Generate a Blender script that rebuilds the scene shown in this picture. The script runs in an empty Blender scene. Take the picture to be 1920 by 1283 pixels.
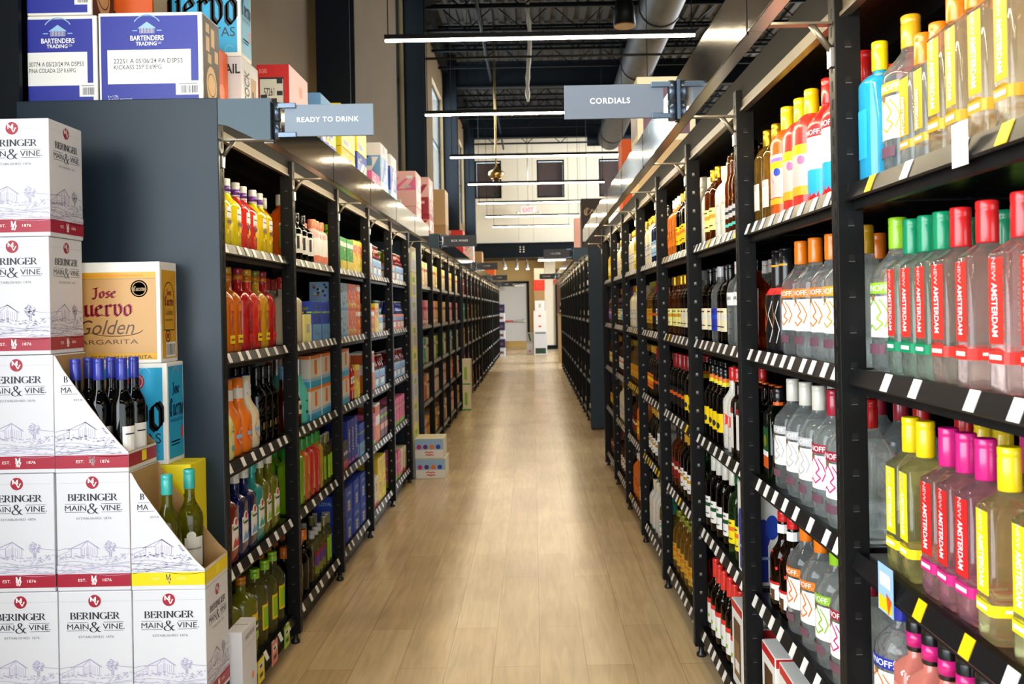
import bpy, bmesh, math, random
from mathutils import Vector, Matrix
random.seed(7)
SC = bpy.context.scene
COL = SC.collection
PI = math.pi
# ------------------------------------------------------------------ camera
F, VX, VY, ROLL, H = 1690.0, 1000.0, 580.0, math.radians(1.07), 1.45
cd = bpy.data.cameras.new('camera'); cam = bpy.data.objects.new('camera', cd); COL.objects.link(cam)
cam.location = (0, 0, H)
cam.rotation_euler = (Matrix.Rotation(PI/2, 3, 'X') @ Matrix.Rotation(-ROLL, 3, 'Z')).to_euler()
cd.sensor_width = 36; cd.lens = F/1920*36
cd.shift_x = (960-VX)/1920; cd.shift_y = -(641.5-VY)/1920
cd.clip_start = .05; cd.clip_end = 200
cd.dof.use_dof = True; cd.dof.focus_distance = 2.6; cd.dof.aperture_fstop = 8.0
SC.camera = cam
# ------------------------------------------------------------------ world, exposure, large lights
SC.view_settings.view_transform = 'Standard'; SC.view_settings.look = 'None'
SC.view_settings.exposure = 0.58; SC.view_settings.gamma = 1; SC.view_settings.use_curve_mapping = False
W = bpy.data.worlds.new('world'); SC.world = W; W.use_nodes = True
W.node_tree.nodes['Background'].inputs[0].default_value = (.84, .95, 1, 1)
W.node_tree.nodes['Background'].inputs[1].default_value = 2.2

def area(name, loc, rot, sx, sy, power, color=(1, 1, 1)):
    d = bpy.data.lights.new(name, 'AREA'); d.shape = 'RECTANGLE'; d.size = sx; d.size_y = sy; d.energy = power; d.color = color
    o = bpy.data.objects.new(name, d); o.location = loc; o.rotation_euler = rot; COL.objects.link(o); return o
area('daylight_storefront', (2.0, -6.8, 2.6), (PI/2, 0, 0), 12, 4.5, 50, (.90, .96, 1))
area('added_side_light', (11.8, 25.5, 4.7), (PI/2, 0, PI/2), 8, 4.6, 2200, (.95, .98, 1))  # added light out of view on the right, brightens the far wall
area('daylight_left_storefront', (-2.03, -1.6, 2.3), (PI/2, 0, -PI/2), 6.2, 2.6, 190, (.93, .97, 1))
area('daylight_left_window', (-2.2, 20.2, 5.2), (PI/2, 0, -PI/2), 2.3, 2.6, 160, (.88, .96, 1))
area('daylight_far_window', (-2.2, 26.9, 5.2), (PI/2, 0, -PI/2), 1.6, 2.6, 110, (.88, .96, 1))

def px_at_Y(x, y, Y):
    dx, dy = x-VX, y-VY
    u = dx*math.cos(ROLL)-dy*math.sin(ROLL); v = dx*math.sin(ROLL)+dy*math.cos(ROLL)
    return u*Y/F, H-v*Y/F
def px_at_X(x, y, X):
    dx, dy = x-VX, y-VY
    u = dx*math.cos(ROLL)-dy*math.sin(ROLL); v = dx*math.sin(ROLL)+dy*math.cos(ROLL)
    Y = F*X/u
    return Y, H-v*Y/F
# ------------------------------------------------------------------ materials
def lin(c):
    return tuple((v/12.92 if v <= .04045 else ((v+.055)/1.055)**2.4) for v in c)
def hexc(h):
    return lin(tuple(int(h[i:i+2], 16)/255 for i in (0, 2, 4)))
PAL = dict(
 white='f2f0ea', offwhite='dcd8cc', paper='f4f2ee', cream='e8dcb8', kraft='b08a58', goldtan='c8985a', kraftd='8f6b40', tan='c9a676', grey='8d8d90', lgrey='bdbdbf', dgrey='3c3d40', black='101012', ink='2a2a30',
 wine='a31f35', red='cf1f20', dred='8c1218', scarlet='e8342a', orange='f07a12', dorange='d8580e', amber='c8710f', gold='d09a22', yellow='f2d010', lemon='f6e21a', mustard='e0a520', lime='8fc41f', green='2f9a35', dgreen='12502a', emerald='0b8a5c', teal='2fa8a0', turq='58c8b8', cyan='2aa8d8', sky='6fa8dc', blue='2447b8', royal='1d2fa0', navy='171f56', case_blue='27309a', purple='5b2a86', violet='8a6cc0', pink='e86a98', magenta='d0207a', coral='f08a6a', rose='f0b8b0', brown='5a3a20', dbrown='2e1d12', mauve='6f4a58', ltblue='9cc4e8', lav='a9a5bd', wash='dcd9e4', ltyellow='f0e890', olive='7a7a18', salmon='e88878')
MATS = {}
def nodes(name):
    m = bpy.data.materials.new(name); m.use_nodes = True
    return m, m.node_tree, m.node_tree.nodes, m.node_tree.links, m.node_tree.nodes['Principled BSDF']
def pr(name, color, rough=.5, metal=0., coat=0., spec=.5, noise=0., nscale=30.):
    m, t, N, L, b = nodes(name)
    b.inputs['Base Color'].default_value = (*color, 1); b.inputs['Roughness'].default_value = rough
    b.inputs['Metallic'].default_value = metal; b.inputs['Coat Weight'].default_value = coat
    b.inputs['Specular IOR Level'].default_value = spec
    if noise:
        tc = N.new('ShaderNodeTexCoord'); n = N.new('ShaderNodeTexNoise'); n.inputs['Scale'].default_value = nscale; n.inputs['Detail'].default_value = 4
        mx = N.new('ShaderNodeMix'); mx.data_type = 'RGBA'
        mx.inputs[6].default_value = (*[c*(1-noise) for c in color], 1); mx.inputs[7].default_value = (*[min(1, c*(1+noise)) for c in color], 1)
        L.new(tc.outputs['Object'], n.inputs['Vector']); L.new(n.outputs['Fac'], mx.inputs[0]); L.new(mx.outputs[2], b.inputs['Base Color'])
        r = N.new('ShaderNodeMapRange'); r.inputs[3].default_value = max(0, rough-.08); r.inputs[4].default_value = min(1, rough+.08)
        L.new(n.outputs['Fac'], r.inputs[0]); L.new(r.outputs[0], b.inputs['Roughness'])
    return m
def emis(name, color, strength):
    m, t, N, L, b = nodes(name)
    b.inputs['Base Color'].default_value = (*color, 1)
    b.inputs['Emission Color'].default_value = (*color, 1); b.inputs['Emission Strength'].default_value = strength
    return m
def glassm(name, color, clear=.5, rough=.03, tw=.86):
    m, t, N, L, b = nodes(name)
    b.inputs['Base Color'].default_value = (*color, 1); b.inputs['Transmission Weight'].default_value = tw
    b.inputs['Roughness'].default_value = rough; b.inputs['IOR'].default_value = 1.42; b.inputs['Coat Weight'].default_value = .5
    tr = N.new('ShaderNodeBsdfTransparent'); tr.inputs[0].default_value = (*[c**.6 for c in color], 1)
    mx = N.new('ShaderNodeMixShader'); mx.inputs[0].default_value = clear
    L.new(b.outputs[0], mx.inputs[1]); L.new(tr.outputs[0], mx.inputs[2]); L.new(mx.outputs[0], N['Material Output'].inputs[0])
    return m
def juice(name, color):          # bright drink in clear plastic or glass
    m, t, N, L, b = nodes(name)
    b.inputs['Base Color'].default_value = (*color, 1); b.inputs['Roughness'].default_value = .12
    b.inputs['Transmission Weight'].default_value = .25; b.inputs['IOR'].default_value = 1.34; b.inputs['Coat Weight'].default_value = .6; b.inputs['Coat Roughness'].default_value = .05
    return m
def M(k):
    if k in MATS: return MATS[k]
    p, _, c = k.partition(':')
    if not c: m = pr('print_'+k, hexc(PAL[k]), .42)                 # print, card
    elif p == 'g': m = glassm('glass_'+c, hexc(GL[c]), *((.36, .0, .90) if c in ('clear', 'frost', 'white', 'tyel', 'tmag', 'tred', 'tora', 'tgrn') else (.3, .01)))
    elif p == 'j': m = juice('drink_'+c, hexc(PAL.get(c) or GL[c]))
    elif p == 'c': m = pr('cap_'+c, hexc(PAL[c]), .28, .0, .3)      # closure
    elif p == 'm': m = pr('foil_'+c, hexc(PAL[c]), .3, .8)
    elif p == 'p': m = pr('plastic_'+c, hexc(PAL[c]), .3, 0, .3)
    elif p == 'b': m = pr('board_'+c, hexc(PAL[c]), .6, noise=.05, nscale=14)
    MATS[k] = m; return m
GL = dict(clear='f6fbfa', tyel='f5f1b4', tmag='f2c6d4', tred='f4ded8', tora='fbf0d8', tgrn='e6f2e6', frost='dfe6e4', green='3f7a3a', dgreen='0d2a14', wine='0a0d0c', amber='9a4a0c', brown='2c1206', gold='d8a83a', blue='1b4fb0', red='a01818', white='c9c47a', yel='e8d24a', smoke='20160e', lime='9aa018')
MATS['post'] = pr('black_powder_coat', (.0068, .0069, .0075), .45, 0, 0, .16, noise=.15, nscale=60)
MATS['hole'] = pr('hole_shadow', (.002, .002, .002), .9)
MATS['footm'] = pr('foot_dark_steel', (.05, .05, .05), .3, .7)
MATS['holelit'] = pr('hole_lit_paint', (.30, .27, .22), .6)  # lit stock glimpsed through the holes, painted on as pale squares
MATS['holerim'] = pr('hole_rim', (.16, .155, .15), .4, .6)
MATS['navy_panel'] = pr('navy_panel_paint', (.011, .022, .035), .38, 0, 0, .3, noise=.2, nscale=3)
MATS['cap_blue'] = pr('end_cap_blue_paint', (.035, .066, .090), .4, .1)
MATS['shelf'] = pr('shelf_steel', (.022, .022, .024), .24, .5, noise=.2, nscale=40)
MATS['strip'] = pr('price_channel_plastic', (.008, .008, .009), .3, 0, .0, .25)
MATS['header'] = pr('header_steel', (.16, .14, .11), .35, .6)
MATS['back'] = pr('shelf_shade_black', (.006, .006, .007), .8, 0, 0, .1)  # black standing in for shade inside the shelving and up the header
MATS['steel'] = pr('bright_steel', (.55, .54, .52), .28, .9)
MATS['signgrey'] = pr('sign_slate', (.155, .185, .235), .45, .0)
MATS['signlit'] = pr('sign_slate_lit', (.19, .24, .31), .45)  # same slate as the other sign, storefront daylight put into a paler colour
MATS['signdark'] = pr('sign_charcoal', (.03, .032, .04), .4)
MATS['clamp'] = pr('clamp_steel_blue', (.09, .12, .16), .2, .7)
MATS['letter'] = pr('sign_letter_white', (.95, .95, .97), .4)
MATS['led'] = emis('led_strip_light', (1, .84, .55), 80)
MATS['tube'] = emis('linear_lamp_light', (1, .84, .58), 50)
MATS['spot'] = emis('track_spot_light', (1, .95, .85), 10)
MATS['exit_red'] = emis('exit_sign_red', (1, .08, .1), 2)
def brushed(col, nm):
    m, t, N, L, b = nodes(nm)
    b.inputs['Metallic'].default_value = 1; b.inputs['Base Color'].default_value = (*col, 1)
    tc = N.new('ShaderNodeTexCoord'); mp = N.new('ShaderNodeMapping'); mp.inputs['Scale'].default_value = (2, 3, 60)
    n = N.new('ShaderNodeTexNoise'); n.inputs['Scale'].default_value = 4
    L.new(tc.outputs['Object'], mp.inputs[0]); L.new(mp.outputs[0], n.inputs['Vector'])
    r = N.new('ShaderNodeMapRange'); r.inputs[3].default_value = .06; r.inputs[4].default_value = .10
    L.new(n.outputs['Fac'], r.inputs[0]); L.new(r.outputs[0], b.inputs['Roughness'])
    return m
MATS['brushed'] = brushed((.42, .40, .37), 'brushed_valance_steel'); MATS['bronze'] = brushed((.075, .056, .034), 'brushed_valance_dimmed')  # left valance: same steel, brown reflections put into a darker colour
def floor_mat():
    m, t, N, L, b = nodes('oak_plank_floor')
    tc = N.new('ShaderNodeTexCoord'); mp = N.new('ShaderNodeMapping'); mp.inputs['Rotation'].default_value = (0, 0, PI/2)
    L.new(tc.outputs['Object'], mp.inputs[0])
    br = N.new('ShaderNodeTexBrick'); br.offset = .37; br.inputs['Scale'].default_value = 1; br.inputs['Brick Width'].default_value = 1.22; br.inputs['Row Height'].default_value = .19
    br.inputs['Mortar Size'].default_value = .0016; br.inputs['Mortar Smooth'].default_value = .3; br.inputs['Bias'].default_value = 0
    br.inputs['Color1'].default_value = (*hexc('d8bd92'), 1); br.inputs['Color2'].default_value = (*hexc('c8ab80'), 1); br.inputs['Mortar'].default_value = (*hexc('a78c66'), 1)
    L.new(mp.outputs[0], br.inputs['Vector'])
    m2 = N.new('ShaderNodeMapping'); m2.inputs['Scale'].default_value = (13, 1.0, 1); L.new(tc.outputs['Object'], m2.inputs[0])
    n = N.new('ShaderNodeTexNoise'); n.inputs['Scale'].default_value = 2.2; n.inputs['Detail'].default_value = 8; n.inputs['Distortion'].default_value = 1.2; L.new(m2.outputs[0], n.inputs['Vector'])
    n2 = N.new('ShaderNodeTexNoise'); n2.inputs['Scale'].default_value = 1.7; n2.inputs['Detail'].default_value = 3; L.new(tc.outputs['Object'], n2.inputs['Vector'])
    r1 = N.new('ShaderNodeMapRange'); r1.inputs[1].default_value = .3; r1.inputs[2].default_value = .7; r1.inputs[3].default_value = .87; r1.inputs[4].default_value = 1.10; L.new(n.outputs['Fac'], r1.inputs[0])
    r2 = N.new('ShaderNodeMapRange'); r2.inputs[1].default_value = .3; r2.inputs[2].default_value = .7; r2.inputs[3].default_value = .88; r2.inputs[4].default_value = 1.1; L.new(n2.outputs['Fac'], r2.inputs[0])
    mu = N.new('ShaderNodeMath'); mu.operation = 'MULTIPLY'; L.new(r1.outputs[0], mu.inputs[0]); L.new(r2.outputs[0], mu.inputs[1])
    vm = N.new('ShaderNodeVectorMath'); vm.operation = 'SCALE'; L.new(br.outputs['Color'], vm.inputs[0]); L.new(mu.outputs[0], vm.inputs['Scale'])
    L.new(vm.outputs[0], b.inputs['Base Color'])
    # embossed cathedral grain
    m3 = N.new('ShaderNodeMapping'); m3.inputs['Scale'].default_value = (1, .11, 1); L.new(tc.outputs['Object'], m3.inputs[0])
    wv = N.new('ShaderNodeTexWave'); wv.inputs['Scale'].default_value = 7; wv.inputs['Distortion'].default_value = 11; wv.inputs['Detail'].default_value = 2; wv.inputs['Detail Scale'].default_value = 1.4; L.new(m3.outputs[0], wv.inputs['Vector'])
    r3 = N.new('ShaderNodeMapRange'); r3.inputs[3].default_value = .215; r3.inputs[4].default_value = .255; L.new(wv.outputs['Fac'], r3.inputs[0]); L.new(r3.outputs[0], b.inputs['Roughness'])
    bp = N.new('ShaderNodeBump'); bp.inputs['Strength'].default_value = .003; bp.inputs['Distance'].default_value = .002; L.new(wv.outputs['Fac'], bp.inputs['Height']); L.new(bp.outputs[0], b.inputs['Normal'])
    b.inputs['Specular IOR Level'].default_value = .55
    return m
# ------------------------------------------------------------------ mesh builder
class MB:
    def __init__(s): s.v = []; s.f = []; s.m = []; s.s = []; s.mats = []
    def mi(s, m):
        if isinstance(m, str): m = M(m)
        if m not in s.mats: s.mats.append(m)
        return s.mats.index(m)
    def face(s, pts, m, smooth=False):
        i = len(s.v); s.v += [tuple(p) for p in pts]; s.f.append(tuple(range(i, i+len(pts)))); s.m.append(s.mi(m)); s.s.append(smooth)
    def tris(s, pts, faces, m):
        i = len(s.v); s.v += [tuple(p) for p in pts]; k = s.mi(m)
        for f in faces: s.f.append(tuple(i+j for j in f)); s.m.append(k); s.s.append(False)
    def box(s, x0, x1, y0, y1, z0, z1, m, c=0.):
        k = s.mi(m)
        if c <= 0:
            i = len(s.v)
            s.v += [(x, y, z) for z in (z0, z1) for x, y in ((x0, y0), (x1, y0), (x1, y1), (x0, y1))]
            for f in ((3, 2, 1, 0), (4, 5, 6, 7), (0, 1, 5, 4), (1, 2, 6, 5), (2, 3, 7, 6), (3, 0, 4, 7)):
                s.f.append(tuple(i+j for j in f)); s.m.append(k); s.s.append(False)
            return
        bm = bmesh.new(); bmesh.ops.create_cube(bm, size=1)
        for v in bm.verts: v.co = Vector(((x0+x1)/2+v.co.x*(x1-x0), (y0+y1)/2+v.co.y*(y1-y0), (z0+z1)/2+v.co.z*(z1-z0)))
        bmesh.ops.bevel(bm, geom=list(bm.edges), offset=c, segments=2, affect='EDGES', profile=.5)
        s.add_bm(bm, m)
    def add_bm(s, bm, m):
        k = s.mi(m); i = len(s.v); bm.verts.index_update()
        s.v += [tuple(v.co) for v in bm.verts]
        for f in bm.faces: s.f.append(tuple(i+v.index for v in f.verts)); s.m.append(k); s.s.append(False)
        bm.free()
    def rings(s, rings, m, cap0=True, cap1=True, smooth=True):
        i = len(s.v); n = len(rings[0]); k = s.mi(m)
        for r in rings: s.v += [tuple(p) for p in r]
        for a in range(len(rings)-1):
            for j in range(n):
                j2 = (j+1) % n
                s.f.append((i+a*n+j, i+a*n+j2, i+(a+1)*n+j2, i+(a+1)*n+j)); s.m.append(k); s.s.append(smooth)
        if cap0: s.f.append(tuple(i+j for j in reversed(range(n)))); s.m.append(k); s.s.append(False)
        if cap1: s.f.append(tuple(i+(len(rings)-1)*n+j for j in range(n))); s.m.append(k); s.s.append(False)
    def tube(s, p0, p1, r, m, n=8, r1=None):
        p0, p1 = Vector(p0), Vector(p1); d = (p1-p0).normalized()
        a = d.orthogonal().normalized(); b = d.cross(a)
        R = [[p+(a*math.cos(2*PI*j/n)+b*math.sin(2*PI*j/n))*q for j in range(n)] for p, q in ((p0, r), (p1, r if r1 is None else r1))]
        s.rings(R, m)
    def path(s, pts, r, m, n=8):
        R = []
        for i, p in enumerate(pts):
            d = (Vector(pts[min(i+1, len(pts)-1)])-Vector(pts[max(i-1, 0)])).normalized()
            a = d.cross(Vector((0, 1, .01))).normalized(); b = d.cross(a)
            q = r[i] if isinstance(r, list) else r
            R.append([Vector(p)+(a*math.cos(2*PI*j/n)+b*math.sin(2*PI*j/n))*q for j in range(n)])
        s.rings(R, m)
    def lathe(s, prof, m, n=16, c=(0, 0)):
        s.rings([[(c[0]+r*math.cos(2*PI*j/n), c[1]+r*math.sin(2*PI*j/n), z) for j in range(n)] for z, r in prof], m)
    def build(s, name, parent=None, loc=None, smooth_ang=None):
        me = bpy.data.meshes.new(name); me.from_pydata(s.v, [], s.f)
        for m in s.mats: me.materials.append(m)
        me.polygons.foreach_set('material_index', s.m); me.polygons.foreach_set('use_smooth', s.s); me.update()
        o = bpy.data.objects.new(name, me); COL.objects.link(o)
        if parent: o.parent = parent
        if loc: o.location = loc
        return o
def empty(name, loc=(0, 0, 0), rz=0.):
    o = bpy.data.objects.new(name, None); COL.objects.link(o); o.location = loc; o.rotation_euler = (0, 0, rz); o.empty_display_size = .05; return o
LABELS = {}
def tag(o, label, cat, group=None):
    o['label'] = label; o['category'] = cat
    if group: o['group'] = group
    return o
def struct(o): o['kind'] = 'structure'; return o
def part(mb, name, parent, rel=None):                 # parts are built in world coordinates; parent empties sit at their base
    o = mb.build(name, parent)
    if parent: o.matrix_parent_inverse = Matrix.Translation(-Vector(parent.location))
    return o
def clone(o, loc=None, rz=None):
    c = o.copy(); COL.objects.link(c)
    for ch in o.children:
        d = ch.copy(); COL.objects.link(d); d.parent = c
    if loc is not None: c.location = loc
    if rz is not None: c.rotation_euler = (0, 0, rz)
    return c
# ------------------------------------------------------------------ writing
TXT = {}
def text2d(txt, bold=0., shear=0., space=1.):
    key = (txt, bold, shear, space)
    if key not in TXT:
        cu = bpy.data.curves.new('t', 'FONT'); cu.body = txt; cu.size = 1; cu.offset = bold; cu.shear = shear; cu.space_character = space; cu.resolution_u = 3
        o = bpy.data.objects.new('t', cu); me = o.to_mesh()
        vs = [(v.co.x, v.co.y) for v in me.vertices]; fs = [tuple(p.vertices) for p in me.polygons]
        o.to_mesh_clear(); bpy.data.objects.remove(o); bpy.data.curves.remove(cu)
        x0 = min(v[0] for v in vs); x1 = max(v[0] for v in vs); y0 = min(v[1] for v in vs); y1 = max(v[1] for v in vs)
        TXT[key] = ([((x-(x0+x1)/2)/(y1-y0), (y-(y0+y1)/2)/(y1-y0)) for x, y in vs], fs, (x1-x0)/(y1-y0))
    return TXT[key]
def arc(cx, cy, rx, ry, a0, a1, n=8):
    return [(cx+rx*math.cos(math.radians(a0+(a1-a0)*i/n)), cy+ry*math.sin(math.radians(a0+(a1-a0)*i/n))) for i in range(n+1)]
SERIF = {  # pen skeletons on a unit cap height: (advance, strokes)
 'B': (.72, [[(.14, 0), (.14, 1)], [(.02, 0), (.3, 0)], [(.02, 1), (.3, 1)], [(.3, 1)]+arc(.34, .76, .2, .24, 90, -90)+[(.14, .52)], [(.34, .52)]+arc(.36, .26, .26, .26, 90, -90)+[(.14, 0)]]),
 'E': (.68, [[(.14, 0), (.14, 1)], [(.02, 0), (.6, 0), (.62, .2)], [(.02, 1), (.56, 1), (.58, .82)], [(.14, .52), (.46, .52)], [(.46, .42), (.46, .62)]]),
 'R': (.78, [[(.14, 0), (.14, 1)], [(.02, 0), (.28, 0)], [(.02, 1), (.3, 1)]+arc(.34, .75, .22, .25, 90, -90)+[(.14, .5)], [(.36, .5), (.66, 0), (.78, 0)]]),
 'I': (.36, [[(.16, 0), (.16, 1)], [(.02, 0), (.3, 0)], [(.02, 1), (.3, 1)]]),
 'N': (.88, [[(.14, 0), (.14, 1)], [(.0, 0), (.28, 0)], [(.0, 1), (.14, 1), (.72, 0), (.72, 1)], [(.58, 1), (.86, 1)]]),
 'G': (.86, [arc(.45, .5, .37, .5, 40, 330, 14)+[(.78, .42)], [(.56, .42), (.84, .42)], [(.74, .42), (.74, .06)]]),
 'M': (1.0, [[(.12, 0), (.12, 1)], [(.0, 0), (.24, 0)], [(.0, 1), (.12, 1), (.5, .1), (.86, 1)], [(.86, 1), (.86, 0)], [(.72, 0), (1., 0)], [(.86, 1), (.98, 1)]]),
 'V': (.86, [[(.06, 1), (.43, 0), (.78, 1)], [(-.04, 1), (.2, 1)], [(.66, 1), (.9, 1)]]),
 '&': (1.0, [[(.95, .5), (.8, .5), (.62, .12)]+arc(.36, .24, .3, .24, -40, -250, 10)+[(.52, .68)]+arc(.42, .82, .16, .17, -20, 200, 8)+[(.3, .66), (.86, .02), (1.0, .04)]]),
}
BLACK = {  # broad-nib skeletons
 'J': (.55, [[(.1, .9), (.5, 1.0)], [(.36, .98), (.36, .2), (.24, -.1), (.05, 0)]]),
 'o': (.5, [[(.12, .12), (.12, .52), (.3, .64)], [(.3, .64), (.42, .5), (.42, .14), (.26, 0), (.12, .12)]]),
 's': (.45, [[(.4, .56), (.26, .64), (.1, .5), (.4, .2), (.26, .02), (.08, .1)]]),
 'e': (.48, [[(.1, .36), (.4, .48), (.28, .64), (.1, .5), (.1, .14), (.24, 0), (.42, .12)]]),
 'C': (.8, [[(.72, .82), (.56, .98), (.36, 1.0), (.14, .8), (.12, .3), (.3, .02), (.52, .02), (.74, .2)], [(.4, .9), (.4, .12)]]),
 'u': (.58, [[(.06, .56), (.16, .64), (.16, .12), (.28, 0), (.46, .12)], [(.36, .58), (.46, .64), (.46, .1), (.56, .02)]]),
 'r': (.44, [[(.06, .56), (.16, .64), (.16, .06), (.26, 0)], [(.16, .5), (.32, .66), (.42, .54)]]),
 'v': (.54, [[(.06, .62), (.16, .66), (.16, .14), (.3, 0)], [(.3, 0), (.46, .18), (.46, .5), (.34, .68)]]),
}
class Face:                                           # prints on one flat side of a carton or sign
    def __init__(s, mb, o, u, v):
        s.mb = mb; s.o = Vector(o); s.u = Vector(u); s.v = Vector(v); s.n = s.u.cross(s.v).normalized()
    def P(s, a, b, l): return s.o+s.u*a+s.v*b+s.n*l
    def poly(s, pts, m, l=.0006): s.mb.face([s.P(a, b, l) for a, b in pts], m)
    def rect(s, a0, b0, a1, b1, m, l=.0006): s.poly([(a0, b0), (a1, b0), (a1, b1), (a0, b1)], m, l)
    def disc(s, a, b, r, m, l=.0009, n=20, sq=1.): s.poly([(a+r*math.cos(2*PI*i/n), b+sq*r*math.sin(2*PI*i/n)) for i in range(n)], m, l)
    def ring(s, a, b, r, w, m, l=.0009, n=24, a0=0, a1=360): s.line(arc(a, b, r, r, a0, a1, n), w, m, l)
    def line(s, pts, w, m, l=.0009):
        for (x0, y0), (x1, y1) in zip(pts, pts[1:]):
            d = math.hypot(x1-x0, y1-y0) or 1e-9; nx, ny = -(y1-y0)/d*w/2, (x1-x0)/d*w/2
            ex, ey = (x1-x0)/d*w*.2, (y1-y0)/d*w*.2
            s.poly([(x0-nx-ex, y0-ny-ey), (x1-nx+ex, y1-ny+ey), (x1+nx+ex, y1+ny+ey), (x0+nx-ex, y0+ny-ey)], m, l)
    def text(s, t, a, b, h, m, w=None, bold=0., shear=0., rot=0., l=.0012, space=1.):
        vs, fs, asp = text2d(t, bold, shear, space); kx = h if w is None else w/asp
        c, sn = math.cos(rot), math.sin(rot)
        s.mb.tris([s.P(a+x*kx*c-y*h*sn, b+x*kx*sn+y*h*c, l) for x, y in vs], fs, m)
    def pen(s, t, a, b, h, m, w, font, nib, thin=.05, l=.0012):
        tot = sum(font[c][0] for c in t); kx = w/tot; x = a-w/2
        for c in t:
            adv, st = font[c]
            for pl in st:
                q = [(x+p[0]*kx, b-h/2+p[1]*h) for p in pl]
                nx, ny = nib[0]*kx/2, nib[1]*h/2
                for (x0, y0), (x1, y1) in zip(q, q[1:]):
                    pts = [(x0-nx, y0-ny), (x1-nx, y1-ny), (x1+nx, y1+ny), (x0+nx, y0+ny)]
                    cr = (pts[1][0]-pts[0][0])*(pts[2][1]-pts[0][1])-(pts[1][1]-pts[0][1])*(pts[2][0]-pts[0][0])
                    if cr < 0: pts.reverse()
                    if abs(cr) > 1e-9: s.poly(pts, m, l)
                s.line(q, thin*h, m, l)
            x += adv*kx
    def barcode(s, a0, b0, a1, b1, m='ink', l=.0012, n=16, seed=1):
        R = random.Random(seed); x = a0; st = (a1-a0)/n
        while x < a1-st*.5: s.rect(x, b0, x+st*R.uniform(.25, .7), b1, m, l); x += st
def carton_faces(mb, w, d, h):
    "front faces -Y, side faces +X, other side -X; origin at base centre"
    return (Face(mb, (-w/2, -d/2, 0), (1, 0, 0), (0, 0, 1)), Face(mb, (w/2, -d/2, 0), (0, 1, 0), (0, 0, 1)), Face(mb, (-w/2, d/2, 0), (0, -1, 0), (0, 0, 1)))
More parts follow.
